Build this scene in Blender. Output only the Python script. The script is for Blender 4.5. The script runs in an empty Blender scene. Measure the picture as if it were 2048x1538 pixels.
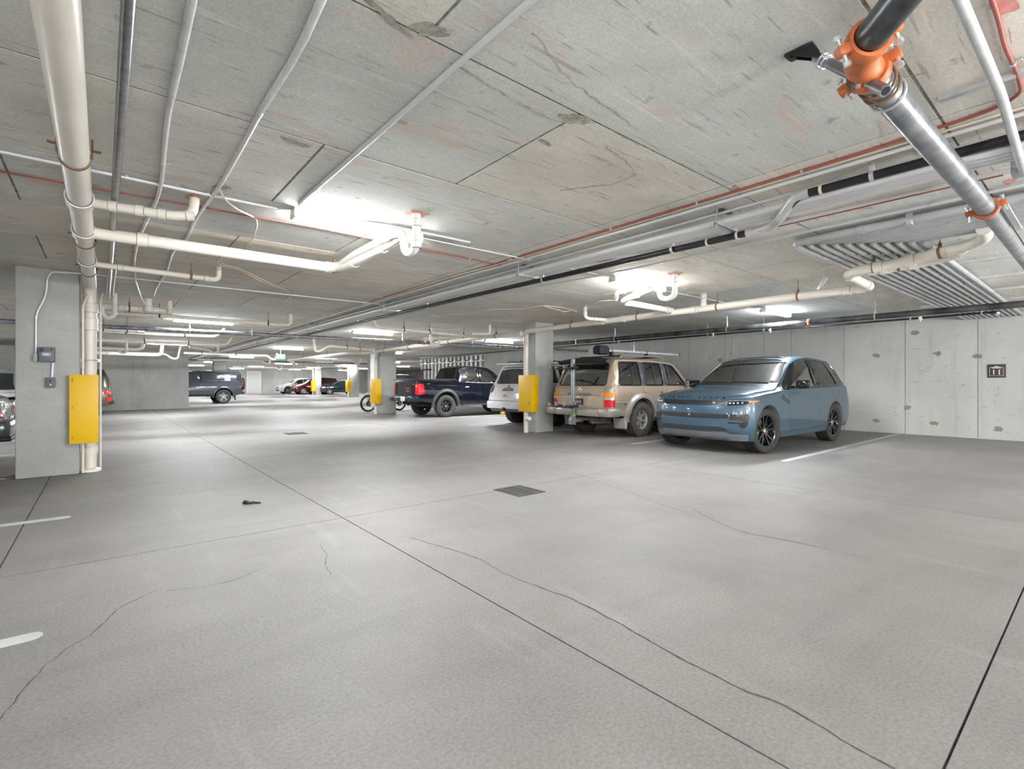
import bpy, bmesh, math, random
from mathutils import Vector, Matrix
from mathutils.bvhtree import BVHTree
random.seed(7)
C = bpy.context.scene.collection
SC = bpy.context.scene
# ---------------------------------------------------------------- camera, world, lights
EYE = 1.24
FPX, CX, HY = 994.0, 1024.0, 765.0
YAW = math.radians(39.5)
cam_d = bpy.data.cameras.new('camera'); cam = bpy.data.objects.new('camera', cam_d); C.objects.link(cam)
cam.location = (0, 0, EYE)
cam.rotation_euler = (math.radians(90), 0, -YAW)
cam_d.sensor_fit = 'HORIZONTAL'; cam_d.sensor_width = 36.0
cam_d.lens = 36.0*FPX/2048.0
cam_d.shift_y = (HY-769.0)/2048.0
cam_d.clip_start = 0.05; cam_d.clip_end = 200
SC.camera = cam
w = bpy.data.worlds.new('world'); SC.world = w; w.use_nodes = True
w.node_tree.nodes['Background'].inputs[0].default_value = (0.9, 0.95, 1, 1)
w.node_tree.nodes['Background'].inputs[1].default_value = 0.0
SC.view_settings.view_transform = 'Standard'; SC.view_settings.look = 'None'
SC.view_settings.exposure = 1.48; SC.view_settings.gamma = 1.0
SC.view_settings.use_curve_mapping = False
SC.cycles.use_denoising = True
SC.cycles.max_bounces = 10; SC.cycles.diffuse_bounces = 6; SC.cycles.glossy_bounces = 4
SC.cycles.transparent_max_bounces = 12; SC.cycles.caustics_reflective = False; SC.cycles.caustics_refractive = False
SC.cycles.sample_clamp_indirect = 6.0
LAMP = 78.0; DOWN = 18.0
for ax, ay, aw in ((1.9, -4.7, 210), (6.2, -4.7, 230), (11.0, -4.7, 230), (-2.5, -4.7, 130), (-6.0, -0.3, 90), (-.2, -1.3, 46), (7.8, -2.4, 80)):   # unseen lamp row behind the viewpoint plus added fill lights, low to brighten ceiling
    ld = bpy.data.lights.new('lamp', 'POINT'); ld.shadow_soft_size = 0.3
    ld.energy = aw; ld.color = (0.97, 0.985, 1.0)
    lo = bpy.data.objects.new('lamp', ld); C.objects.link(lo); lo.location = (ax, ay, 1.75)

CEIL = 2.74
F_ = Vector((math.sin(YAW), math.cos(YAW), 0)); R_ = Vector((math.cos(YAW), -math.sin(YAW), 0))
def at(u, v, z):
    "world point at height z seen in the direction of photograph pixel (u, v)"
    d = FPX*(z-EYE)/(HY-v); p = F_*d + R_*((u-CX)/FPX*d); return Vector((p.x, p.y, z))
def atY(u, v, Y):
    t = (u-CX)/FPX; r = F_+R_*t; d = Y/r.y; return Vector((r.x*d, Y, EYE+(HY-v)/FPX*d))
def atX(u, v, X):
    t = (u-CX)/FPX; r = F_+R_*t; d = X/r.x; return Vector((X, r.y*d, EYE+(HY-v)/FPX*d))

# ---------------------------------------------------------------- materials
MATS = {}
def nt(name):
    m = bpy.data.materials.new(name); m.use_nodes = True
    return m, m.node_tree, m.node_tree.nodes['Principled BSDF']
def flat(name, col, rough=0.5, metal=0.0, coat=0.0, noise=0.0, scale=8.0, spec=None, emit=None, es=0):
    if name in MATS: return MATS[name]
    m, t, b = nt(name)
    b.inputs['Base Color'].default_value = (*col, 1); b.inputs['Roughness'].default_value = rough
    b.inputs['Metallic'].default_value = metal; b.inputs['Coat Weight'].default_value = coat
    b.inputs['Coat Roughness'].default_value = 0.06
    if spec is not None: b.inputs['Specular IOR Level'].default_value = spec
    if noise:
        n = t.nodes.new('ShaderNodeTexNoise'); n.inputs['Scale'].default_value = scale; n.inputs['Detail'].default_value = 5
        g = t.nodes.new('ShaderNodeNewGeometry'); t.links.new(g.outputs['Position'], n.inputs['Vector'])
        r = t.nodes.new('ShaderNodeValToRGB'); e = r.color_ramp.elements
        e[0].position = 0.3; e[1].position = 0.7
        e[0].color = (*[max(0, c*(1-noise)) for c in col], 1); e[1].color = (*[min(1, c*(1+noise)) for c in col], 1)
        t.links.new(n.outputs['Fac'], r.inputs[0]); t.links.new(r.outputs[0], b.inputs['Base Color'])
    if emit: b.inputs['Emission Color'].default_value = (*emit, 1); b.inputs['Emission Strength'].default_value = es
    MATS[name] = m; return m
def glassmat(name, tint, refl=0.12, opac=0.0):
    if name in MATS: return MATS[name]
    m = bpy.data.materials.new(name); m.use_nodes = True; t = m.node_tree; t.nodes.clear()
    o = t.nodes.new('ShaderNodeOutputMaterial'); mx = t.nodes.new('ShaderNodeMixShader')
    tr = t.nodes.new('ShaderNodeBsdfTransparent'); tr.inputs[0].default_value = (*tint, 1)
    gl = t.nodes.new('ShaderNodeBsdfGlossy'); gl.inputs['Roughness'].default_value = 0.02; gl.inputs[0].default_value = (1, 1, 1, 1)
    lw = t.nodes.new('ShaderNodeFresnel'); lw.inputs[0].default_value = 1.5
    ad = t.nodes.new('ShaderNodeMath'); ad.operation = 'ADD'; ad.inputs[1].default_value = refl; ad.use_clamp = True
    t.links.new(lw.outputs[0], ad.inputs[0]); t.links.new(ad.outputs[0], mx.inputs[0])
    t.links.new(tr.outputs[0], mx.inputs[1]); t.links.new(gl.outputs[0], mx.inputs[2]); t.links.new(mx.outputs[0], o.inputs[0])
    MATS[name] = m; return m
def concrete(name, c1, c2, scale=(1, 1, 1), streak=None, spots=(0.2, 0.2, 0.17), spot_amt=0.4, bump=0.15, rough=0.85, randomtint=None, fine=90, fam=0.10):
    m, t, b = nt(name); N = t.nodes.new; L = t.links.new
    g = N('ShaderNodeNewGeometry'); mp = N('ShaderNodeMapping'); mp.inputs['Scale'].default_value = scale
    L(g.outputs['Position'], mp.inputs['Vector'])
    n1 = N('ShaderNodeTexNoise'); n1.inputs['Scale'].default_value = 0.9; n1.inputs['Detail'].default_value = 8; n1.inputs['Roughness'].default_value = 0.62
    L(mp.outputs[0], n1.inputs['Vector'])
    r1 = N('ShaderNodeValToRGB'); r1.color_ramp.elements[0].position = 0.32; r1.color_ramp.elements[1].position = 0.68
    r1.color_ramp.elements[0].color = (*c1, 1); r1.color_ramp.elements[1].color = (*c2, 1)
    L(n1.outputs['Fac'], r1.inputs[0]); col = r1.outputs[0]
    if randomtint:
        oi = N('ShaderNodeObjectInfo'); rr = N('ShaderNodeValToRGB'); rr.color_ramp.interpolation = 'LINEAR'
        rr.color_ramp.elements[0].color = (*randomtint[0], 1); rr.color_ramp.elements[1].color = (*randomtint[1], 1)
        L(oi.outputs['Random'], rr.inputs[0]); mm = N('ShaderNodeMix'); mm.data_type = 'RGBA'; mm.blend_type = 'MULTIPLY'; mm.inputs[0].default_value = 1
        L(col, mm.inputs[6]); L(rr.outputs[0], mm.inputs[7]); col = mm.outputs[2]
    def layer(sc, lo, hi, c, amt, det=4, noise_scale=3.0):
        nonlocal col
        mp2 = N('ShaderNodeMapping'); mp2.inputs['Scale'].default_value = sc; L(g.outputs['Position'], mp2.inputs['Vector'])
        n = N('ShaderNodeTexNoise'); n.inputs['Scale'].default_value = noise_scale; n.inputs['Detail'].default_value = det; L(mp2.outputs[0], n.inputs['Vector'])
        r = N('ShaderNodeMapRange'); r.inputs[1].default_value = lo; r.inputs[2].default_value = hi; r.inputs[3].default_value = 0; r.inputs[4].default_value = amt
        L(n.outputs['Fac'], r.inputs[0]); mx = N('ShaderNodeMix'); mx.data_type = 'RGBA'; L(r.outputs[0], mx.inputs[0]); L(col, mx.inputs[6]); mx.inputs[7].default_value = (*c, 1)
        col = mx.outputs[2]
    if streak: 
        for s in streak: layer(*s)
    layer((1, 1, 1), 0.66, 0.74, spots, spot_amt, 6, 7.0)
    nf = N('ShaderNodeTexNoise'); nf.inputs['Scale'].default_value = fine; nf.inputs['Detail'].default_value = 3; L(g.outputs['Position'], nf.inputs['Vector'])
    mf = N('ShaderNodeMapRange'); mf.inputs[1].default_value = 0.3; mf.inputs[2].default_value = 0.7; mf.inputs[3].default_value = 1-fam; mf.inputs[4].default_value = 1+fam; L(nf.outputs['Fac'], mf.inputs[0])
    mm = N('ShaderNodeMix'); mm.data_type = 'RGBA'; mm.blend_type = 'MULTIPLY'; mm.inputs[0].default_value = 1; L(col, mm.inputs[6]); L(mf.outputs[0], mm.inputs[7])
    L(mm.outputs[2], b.inputs['Base Color'])
    bp = N('ShaderNodeBump'); bp.inputs['Strength'].default_value = bump; bp.inputs['Distance'].default_value = 0.01; L(nf.outputs['Fac'], bp.inputs['Height']); L(bp.outputs[0], b.inputs['Normal'])
    b.inputs['Roughness'].default_value = rough
    MATS[name] = m; return m
M_ceil = concrete('ceiling_concrete', (0.70, 0.70, 0.67), (0.90, 0.89, 0.85), (0.8, 1.6, 1), randomtint=((0.84, 0.87, 0.88), (1.0, 0.945, 0.88)),
    streak=[((0.7, 9, 1), 0.63, 0.70, (0.30, 0.295, 0.26), 0.5, 9, 3.0), ((1.6, 24, 1), 0.64, 0.70, (0.24, 0.24, 0.20), 0.6, 8, 2.0), ((1.5, 2.5, 1), 0.52, 0.75, (0.50, 0.50, 0.47), 0.4, 9, 0.8), ((1.2, 2.4, 1), 0.58, 0.70, (0.74, 0.50, 0.38), 0.42, 6, 1.7), ((0.5, 9, 1), 0.60, 0.74, (0.92, 0.89, 0.82), 0.5, 4, 3.0)], spots=(0.24, 0.235, 0.20), spot_amt=0.6)
M_seam = flat('seam_dirt', (0.27, 0.262, 0.215), 0.95, noise=0.45, scale=22)
M_floor = concrete('floor_concrete', (0.190, 0.183, 0.179), (0.250, 0.242, 0.237), (1, 1, 1), streak=[((0.35, 2.5, 1), 0.55, 0.72, (0.165, 0.16, 0.158), 0.45, 6, 1.3), ((3.0, 0.4, 1), 0.6, 0.75, (0.33, 0.322, 0.312), 0.35, 6, 2.0)], spots=(0.18, 0.17, 0.16), spot_amt=0.25, bump=0.12, rough=0.6, randomtint=((0.96, 0.96, 0.96), (1.03, 1.02, 1.0)), fine=70, fam=0.17)
M_joint = flat('joint_dark', (0.06, 0.057, 0.052), 0.95, noise=0.6, scale=20)
M_crack = flat('crack_dark', (0.085, 0.08, 0.075), 0.95, noise=0.6, scale=30)
M_wall = concrete('wall_concrete', (0.43, 0.435, 0.43), (0.55, 0.55, 0.54), (1, 1, 0.7), streak=[((5, 5, 0.5), 0.56, 0.75, (0.33, 0.33, 0.31), 0.4, 6, 1.6), ((1, 1, 9), 0.66, 0.74, (0.25, 0.24, 0.2), 0.5, 5, 2.5)], spots=(0.2, 0.19, 0.15), spot_amt=0.5, randomtint=((0.95, 0.95, 0.95), (1.04, 1.03, 1.0)))
M_col = concrete('column_concrete', (0.37, 0.375, 0.365), (0.50, 0.50, 0.48), (1, 1, 1), streak=[((0.8, 0.8, 6), 0.55, 0.7, (0.56, 0.56, 0.54), 0.35, 4, 0.8)], spots=(0.25, 0.24, 0.2), spot_amt=0.3)
M_pvc = flat('pvc_cream', (0.82, 0.77, 0.68), 0.32, noise=0.05, scale=3)
M_pvcw = flat('pvc_white', (0.84, 0.83, 0.80), 0.3)
M_pvcg = flat('pvc_grey', (0.50, 0.51, 0.52), 0.45, noise=0.08)
M_primer = flat('primer_purple', (0.16, 0.17, 0.33), 0.5)
M_galv = flat('galvanised', (0.66, 0.67, 0.68), 0.36, 0.4, noise=0.12, scale=12)
M_emt = flat('conduit_zinc', (0.76, 0.77, 0.78), 0.36, 0.2)
M_black = flat('steel_black', (0.035, 0.037, 0.042), 0.3, 0.5, noise=0.35, scale=9)
M_rust = flat('strap_rust', (0.23, 0.13, 0.075), 0.75, noise=0.3)
M_orange = flat('coupling_orange', (0.55, 0.155, 0.05), 0.5, noise=0.25, scale=10)
M_foam = flat('sealant_orange', (0.62, 0.36, 0.28), 0.9, noise=0.25, scale=60)
M_redc = flat('cable_red', (0.36, 0.10, 0.075), 0.5)
M_creamc = flat('cable_cream', (0.78, 0.70, 0.56), 0.5)
M_zinc = flat('bolt_zinc', (0.75, 0.77, 0.8), 0.3, 0.8)
M_yellow = flat('guard_yellow', (0.84, 0.50, 0.0), 0.42)
M_lens = flat('lens_light', (0.9, 0.9, 0.9), 0.4, emit=(0.955, 0.98, 1.0), es=LAMP)
M_white = flat('white_paint', (0.82, 0.82, 0.82), 0.5)
M_stripe = flat('stripe_paint', (0.52, 0.52, 0.53), 0.6, noise=0.12, scale=7)
M_greybox = flat('box_grey', (0.13, 0.14, 0.17), 0.5)
M_ltgrey = flat('box_light_grey', (0.40, 0.41, 0.43), 0.5)
M_blk = flat('plastic_black', (0.012, 0.012, 0.014), 0.45)
M_blkg = flat('gloss_black', (0.008, 0.008, 0.01), 0.12, coat=0.6)
M_rub = flat('tire_rubber', (0.024, 0.023, 0.022), 0.85, noise=0.25, scale=20)
M_dusty = flat('tire_dusty', (0.070, 0.063, 0.056), 0.9, noise=0.3, scale=18)
M_int = flat('interior_dark', (0.03, 0.03, 0.032), 0.8)
M_beige = flat('interior_beige', (0.33, 0.29, 0.23), 0.8)
M_chrome = flat('chrome', (0.8, 0.8, 0.82), 0.12, 1.0)
M_silv = flat('alloy_silver', (0.62, 0.60, 0.57), 0.35, 0.7)
M_red = flat('lamp_red', (0.62, 0.012, 0.02), 0.15, coat=0.7)
M_amber = flat('lamp_amber', (0.85, 0.25, 0.02), 0.15, coat=0.7)
M_lamp = flat('lamp_clear', (0.55, 0.57, 0.60), 0.12, 0.4, coat=0.6)
M_plate = flat('plate_white', (0.75, 0.75, 0.74), 0.4)
M_glass = glassmat('glass_tinted', (0.85, 0.90, 0.88), 0.26)
M_glassd = glassmat('glass_privacy', (0.16, 0.17, 0.17), 0.05)

# ---------------------------------------------------------------- mesh building
def rotmat(rx=0, ry=0, rz=0):
    return Matrix.Rotation(rz, 3, 'Z') @ Matrix.Rotation(ry, 3, 'Y') @ Matrix.Rotation(rx, 3, 'X')
def frame(d):
    d = Vector(d).normalized(); a = Vector((0, 0, 1)) if abs(d.z) < 0.9 else Vector((1, 0, 0))
    x = d.cross(a).normalized(); y = x.cross(d).normalized(); return x, y, d
class MB:
    def __init__(s): s.v = []; s.f = []; s.mi = []
    def add(s, vs, fs, mi=0):
        o = len(s.v); s.v += [tuple(p) for p in vs]; s.f += [tuple(i+o for i in f) for f in fs]; s.mi += [mi]*len(fs); return s
    def box(s, c, size, bev=0.0, rot=None, mi=0):
        hx, hy, hz = [k/2 for k in size]; c = Vector(c); rot = rot or Matrix.Identity(3)
        if bev <= 0:
            vs = [c+rot@Vector((x*hx, y*hy, z*hz)) for x in (-1, 1) for y in (-1, 1) for z in (-1, 1)]
            return s.add(vs, [(0, 1, 3, 2), (4, 6, 7, 5), (0, 4, 5, 1), (2, 3, 7, 6), (0, 2, 6, 4), (1, 5, 7, 3)], mi)
        bm = bmesh.new(); bmesh.ops.create_cube(bm, size=1)
        for q in bm.verts: q.co = Vector((q.co.x*hx*2, q.co.y*hy*2, q.co.z*hz*2))
        bmesh.ops.bevel(bm, geom=bm.edges[:], offset=min(bev, hx*.95, hy*.95, hz*.95), segments=2, affect='EDGES', profile=0.5)
        bm.verts.ensure_lookup_table()
        s.add([c+rot@q.co for q in bm.verts], [[q.index for q in f.verts] for f in bm.faces], mi); bm.free(); return s
    def ring(s, c, x, y, r, n): return [c+x*(r*math.cos(2*math.pi*k/n))+y*(r*math.sin(2*math.pi*k/n)) for k in range(n)]
    def cyl(s, p0, p1, r0, r1=None, n=14, mi=0, caps=True):
        p0 = Vector(p0); p1 = Vector(p1); x, y, d = frame(p1-p0); r1 = r0 if r1 is None else r1
        vs = s.ring(p0, x, y, r0, n)+s.ring(p1, x, y, r1, n)
        fs = [(k, (k+1) % n, n+(k+1) % n, n+k) for k in range(n)]
        if caps: fs += [tuple(range(n))[::-1], tuple(range(n, 2*n))]
        return s.add(vs, fs, mi)
    def tube(s, pts, r, n=12, fil=0.0, mi=0, seg=6):
        pts = [Vector(p) for p in pts]; P = []
        if fil > 0 and len(pts) > 2:
            P = [pts[0]]
            for i in range(1, len(pts)-1):
                a, b, c = pts[i-1], pts[i], pts[i+1]; f = min(fil, (a-b).length*.48, (c-b).length*.48)
                s0 = b+(a-b).normalized()*f; s1 = b+(c-b).normalized()*f
                for k in range(seg+1):
                    t = k/seg; P.append(s0*(1-t)**2+b*2*t*(1-t)+s1*t*t)
            P.append(pts[-1])
        else: P = pts
        Q = [P[0]]
        for p in P[1:]:
            if (p-Q[-1]).length > 1e-5: Q.append(p)
        P = Q; x, y, d = frame(P[1]-P[0]); vs = []
        for i, p in enumerate(P):
            t = (P[min(i+1, len(P)-1)]-P[max(i-1, 0)]).normalized()
            x = (x-t*x.dot(t)).normalized(); y = t.cross(x)
            rr = r[i] if isinstance(r, list) else r
            vs += s.ring(p, x, y, rr, n)
        m = len(P); fs = [(i*n+k, i*n+(k+1) % n, (i+1)*n+(k+1) % n, (i+1)*n+k) for i in range(m-1) for k in range(n)]
        fs += [tuple(range(n))[::-1], tuple(range((m-1)*n, m*n))]
        s.path = P; return s.add(vs, fs, mi)
    def lathe(s, prof, c, axis, n=24, mi=0, close=False):
        c = Vector(c); x, y, d = frame(axis); vs = []
        for r, h in prof: vs += s.ring(c+d*h, x, y, max(r, 1e-4), n)
        m = len(prof); rng = range(m if close else m-1)
        fs = [(i*n+k, i*n+(k+1) % n, ((i+1) % m)*n+(k+1) % n, ((i+1) % m)*n+k) for i in rng for k in range(n)]
        return s.add(vs, fs, mi)
    def torus(s, c, axis, R, r, n=20, m=6, mi=0, a0=0, a1=2*math.pi):
        x, y, d = frame(axis); c = Vector(c); full = abs(a1-a0-2*math.pi) < 1e-6; k = n if full else n+1; vs = []
        for i in range(k):
            a = a0+(a1-a0)*i/n; q = x*math.cos(a)+y*math.sin(a)
            for j in range(m):
                b = 2*math.pi*j/m; vs.append(c+q*(R+r*math.cos(b))+d*(r*math.sin(b)))
        fs = [(i*m+j, i*m+(j+1) % m, ((i+1) % k)*m+(j+1) % m, ((i+1) % k)*m+j) for i in range(n) for j in range(m)]
        return s.add(vs, fs, mi)
    def extrude(s, pts, vec, mi=0):
        "closed polygon extruded along vec"
        pts = [Vector(p) for p in pts]; vec = Vector(vec); n = len(pts)
        return s.add(pts+[p+vec for p in pts], [tuple(range(n))[::-1], tuple(range(n, 2*n))]+[(k, (k+1) % n, n+(k+1) % n, n+k) for k in range(n)], mi)
    def mesh(s, name, mats, ang=40, fix=True):
        me = bpy.data.meshes.new(name); me.from_pydata(s.v, [], s.f)
        mats = mats if isinstance(mats, (list, tuple)) else [mats]
        for m in mats: me.materials.append(m)
        me.polygons.foreach_set('material_index', s.mi)
        if fix:
            bm = bmesh.new(); bm.from_mesh(me); bmesh.ops.recalc_face_normals(bm, faces=bm.faces); bm.to_mesh(me); bm.free()
        if ang:
            me.polygons.foreach_set('use_smooth', [True]*len(me.polygons)); me.set_sharp_from_angle(angle=math.radians(ang))
        me.update(); return me
    def build(s, name, mats, parent=None, ang=40, fix=True):
        o = bpy.data.objects.new(name, s.mesh(name, mats, ang, fix)); C.objects.link(o)
        if parent: o.parent = parent
        return o
def tag(o, label, cat=None, group=None):
    o['label'] = label
    if cat: o['category'] = cat
    if group: o['group'] = group
    return o
def empty(name, loc=(0, 0, 0), rz=0, label=None, cat=None, group=None):
    o = bpy.data.objects.new(name, None); C.objects.link(o); o.location = loc; o.rotation_euler = (0, 0, rz); o.empty_display_size = .1
    if label: tag(o, label, cat, group)
    return o
def place(name, me, parent, loc=(0, 0, 0), rot=(0, 0, 0), sc=(1, 1, 1)):
    o = bpy.data.objects.new(name, me); C.objects.link(o); o.parent = parent; o.location = loc; o.rotation_euler = rot; o.scale = sc; return o
def struct(o): o['kind'] = 'structure'; return o
def textmesh(s, size):
    cu = bpy.data.curves.new('t', 'FONT'); cu.body = s; cu.size = size; cu.align_x = 'CENTER'; cu.align_y = 'CENTER'; cu.resolution_u = 2
    o = bpy.data.objects.new('t', cu); C.objects.link(o); dg = bpy.context.evaluated_depsgraph_get(); dg.update()
    me = o.evaluated_get(dg).to_mesh(); vs = [tuple(v.co) for v in me.vertices]; fs = [tuple(p.vertices) for p in me.polygons]
    o.evaluated_get(dg).to_mesh_clear(); bpy.data.objects.remove(o); bpy.data.curves.remove(cu); return vs, fs

# ---------------------------------------------------------------- setting: floor
XW = 14.95; XL = -9.0; YB = -6.2; YF = 62.0; XR = 32.0; YT = 26.8
fl = struct(MB().box(((XL+XR)/2, (YB+YF)/2, -0.06), (XR-XL+1, YF-YB+1, 0.10)).build('floor', M_joint, ang=0))
xj = [XL, -4.9, -0.53, 1.70, 6.30, 10.9, 15.5, 20.1, 24.7, XR]; yj = [YB, -4.2, 0.35, 4.50, 9.10, 13.6, 18.3, 23.0, 27.6, 32.2, 36.8, 41.4, 46, 50.6, 55.2, YF]
for i in range(len(xj)-1):
    for j in range(len(yj)-1):
        if j > 10 and i % 2: continue
        x0, x1 = xj[i], xj[i+1 if j <= 10 else min(i+2, len(xj)-1)]; y0, y1 = yj[j], yj[j+1]
        if x0 >= 15.5 and y1 <= YT: continue
        g = 0.0045
        MB().box(((x0+x1)/2, (y0+y1)/2, -0.01), (x1-x0-2*g, y1-y0-2*g, 0.02)).build('floor_slab', M_floor, fl, ang=0)
def ribbon(pts, w, name, mat, z=0.0012, jit=0.0, parent=fl, up=1):
    P = []
    for i in range(len(pts)-1):
        a, b = Vector(pts[i]), Vector(pts[i+1]); k = max(1, int((b-a).length/0.05)) if jit else 1
        for q in range(k):
            p = a.lerp(b, q/k)
            if jit: p += Vector((random.uniform(-jit, jit), random.uniform(-jit, jit), 0))
            P.append(p)
    P.append(Vector(pts[-1])); vs = []; 
    for i, p in enumerate(P):
        t = (P[min(i+1, len(P)-1)]-P[max(i-1, 0)]); t.z = 0; t.normalize(); n = Vector((-t.y, t.x, 0)); ww = w*(random.uniform(.45, 1.2) if jit else 1)/2
        vs += [Vector((p.x, p.y, z))+n*ww, Vector((p.x, p.y, z))-n*ww]
    m = MB(); m.add(vs, [(2*i, 2*i+1, 2*i+3, 2*i+2) for i in range(len(P)-1)]); return m.build(name, mat, parent, ang=0)
fp = lambda u, v: at(u, v, 0)
for cr, wd in (([(820, 1075), (880, 1092), (960, 1118), (1010, 1148), (1060, 1168), (1130, 1192), (1200, 1226), (1290, 1275), (1350, 1310), (1430, 1352), (1500, 1386), (1570, 1410), (1650, 1458), (1720, 1500), (1790, 1538)], .006),
           ([(1385, 1018), (1440, 1047), (1500, 1068), (1560, 1078), (1640, 1095), (1740, 1118)], .004), ([(310, 1182), (235, 1218), (180, 1272), (130, 1300), (88, 1332), (50, 1378), (0, 1440)], .004),
           ([(1030, 905), (1100, 930), (1190, 960), (1260, 985), (1330, 1012), (1390, 1030)], .004), ([(640, 1090), (655, 1110), (650, 1130), (662, 1150)], .003), ([(530,1135),(470,1160),(410,1175),(330,1182)], .003)):
    ribbon([fp(*p) for p in cr], wd*1.5, 'floor_crack', M_crack, jit=.006)
# painted stall lines
def stripe(x0, x1, y, w=0.10):
    m = MB(); h = w/2; e = [(x1-h+h*.9*math.cos(a*math.pi/8), y+h*math.sin(a*math.pi/8)) for a in range(-4, 5)]+[(x0+h-h*.9*math.cos(a*math.pi/8), y+h*math.sin(-a*math.pi/8)) for a in range(-4, 5)]
    m.extrude([(a, b, 0) for a, b in e], (0, 0, 0.0022)); return m.build('stall_line', M_stripe, fl, ang=0)
for y in (3.32, 6.2, 9.15, 12.05, 14.95, 18.0, 20.9, 23.8): stripe(8.25 if y != 9.15 else 8.9, 14.85, y)
for y in (-2.3, 0.5): stripe(8.3, 14.85, y)
for y in (0.5, 3.36, 6.14, 9.1, 12.0, 14.9, 17.9, 20.9, 23.8): stripe(-6.4, -0.22 if y != 9.1 else -0.95, y)
for y in (44.5, 47.4, 50.3, 53.2, 56.1): stripe(16.4, 22, y)
# ---------------------------------------------------------------- ceiling: form panels
ce = struct(MB().box(((XL+XR)/2, (YB+YF)/2, CEIL+0.1515), (XR-XL+1, YF-YB+1, 0.3)).build('ceiling', M_seam, ang=0))
pm = {}
def cpanel(x0, x1, y0, y1):
    k = (round(x1-x0, 3), round(y1-y0, 3))
    if k not in pm: pm[k] = MB().box((0, 0, 0), (k[0]-0.016, k[1]-0.016, 0.03)).mesh('ceiling_panel', M_ceil, ang=0)
    place('ceiling_panel', pm[k], ce, ((x0+x1)/2, (y0+y1)/2, CEIL+0.0125+random.uniform(-.0012, .0012)))
ys = [YB]+[round(0.63+1.27*k, 3) for k in range(-5, 22)]
for j, y0 in enumerate(ys):
    y1 = ys[j+1] if j+1 < len(ys) else 28.6
    off = 2.06 if (j % 2 == 1) else 1.08
    xs = sorted(x for x in [off+2.58*k for k in range(-5, 1)] if XL < x < 3.3); xs = [XL]+xs+[3.66, 5.0]
    xs += [5.0+2.5*k-(0.9 if j % 2 else 0) for k in range(1, 5)]; xs = [x for x in xs if x < XW-.5]+[XW+.2]
    for a, b in zip(xs, xs[1:]): cpanel(a, b, y0, y1)
y = 28.6
while y < YF:
    for a in range(-9, 32, 5): cpanel(a, min(a+5, XR), y, min(y+5, YF))
    y += 5
# ---------------------------------------------------------------- walls
def wall(name, a, b, thick, z1=CEIL, panels=None, holes=True, mat=M_wall, pw=1.25):
    "wall from a to b, face on the left-hand side of a->b; poured panels are its pieces"
    a = Vector((*a, 0)); b = Vector((*b, 0)); L = (b-a).length; d = (b-a)/L; n = Vector((-d.y, d.x, 0)); ang = math.atan2(d.y, d.x)
    root = struct(MB().box(((a+b)/2-n*(thick/2+.012)+Vector((0, 0, z1/2))), (L, thick, z1), rot=rotmat(rz=ang)).build(name, M_seam, ang=0))
    cuts = panels or [min(L, k*pw) for k in range(int(L/pw)+2)]
    cuts = sorted(set(round(c, 3) for c in cuts if 0 <= c <= L)); 
    if cuts[0] > 0: cuts = [0]+cuts
    if cuts[-1] < L: cuts.append(L)
    for c0, c1 in zip(cuts, cuts[1:]):
        if c1-c0 < .02: continue
        m = MB(); m.box(a+d*((c0+c1)/2)-n*0.012+Vector((0, 0, z1/2)), (c1-c0-.010, .03, z1), rot=rotmat(rz=ang))
        if holes and c1-c0 > .6:
            for hz in (0.45, 1.45, 2.3):
                for k in (.25, .75):
                    p = a+d*(c0+(c1-c0)*k)+Vector((0, 0, hz+random.uniform(-.02, .02))); m.cyl(p-n*.02, p+n*.0042, .009, n=8, mi=1)
        m.build('wall_panel', [mat, M_joint], root, ang=0)
    return root
wr = wall('wall_right', (XW, YB), (XW, YT), .3, panels=[YB*0, *[k-YB for k in (-5.7, -4.45, -3.2, -1.95, -.7, .62, 1.93, 3.22, 4.5, 5.79, 6.54, 7.5, 7.72, 8.95, 10.25, 11.5, 12.75, 14, 15.3, 16.6, 17.9, 19.2, 20.5, 21.8, 23.1, 24.4, 25.6)]])
wall('wall_corner', (XW, YT), (XR, YT), .3, pw=1.8)
wall('wall_far_right', (XR, YT), (XR, YF), .3, pw=4, holes=False)
wall('wall_far', (XR, YF), (XL, YF), .3, pw=2.4, holes=False)
wall('wall_left', (XL, YF), (XL, YB), .3, pw=4, holes=False)
wall('wall_back', (XL, YB), (XR, YB), .3, pw=4, holes=False)
wp = wall('wall_centre', (3.2, 28.3), (XL, 28.3), .25, panels=[0, 2.15, 4.3, 6.7, 9.1, 11.5])
wall('wall_centre_end', (3.2, 28.8), (3.2, 28.3), .05, holes=False)
for u, v in ((1753, 711), (1875, 707), (1752, 841), (1870, 847), (1955, 712), (1829, 666), (1997, 858), (1815, 815), (1440, 720)):   # plugged tie holes
    p = atX(u, v, XW); m = MB(); n = 12; r = [random.uniform(.045, .085) for _ in range(n)]
    m.add([(XW-.005, p.y+1.25*r[k]*math.cos(k*math.tau/n), p.z+.8*r[k]*math.sin(k*math.tau/n)) for k in range(n)]+[(XW-.0052, p.y, p.z)], [(k, (k+1) % n, n) for k in range(n)]); m.build('grout_patch', flat('grout', (0.27, 0.255, 0.20), .95, noise=.3, scale=30), wr, ang=0)
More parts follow.
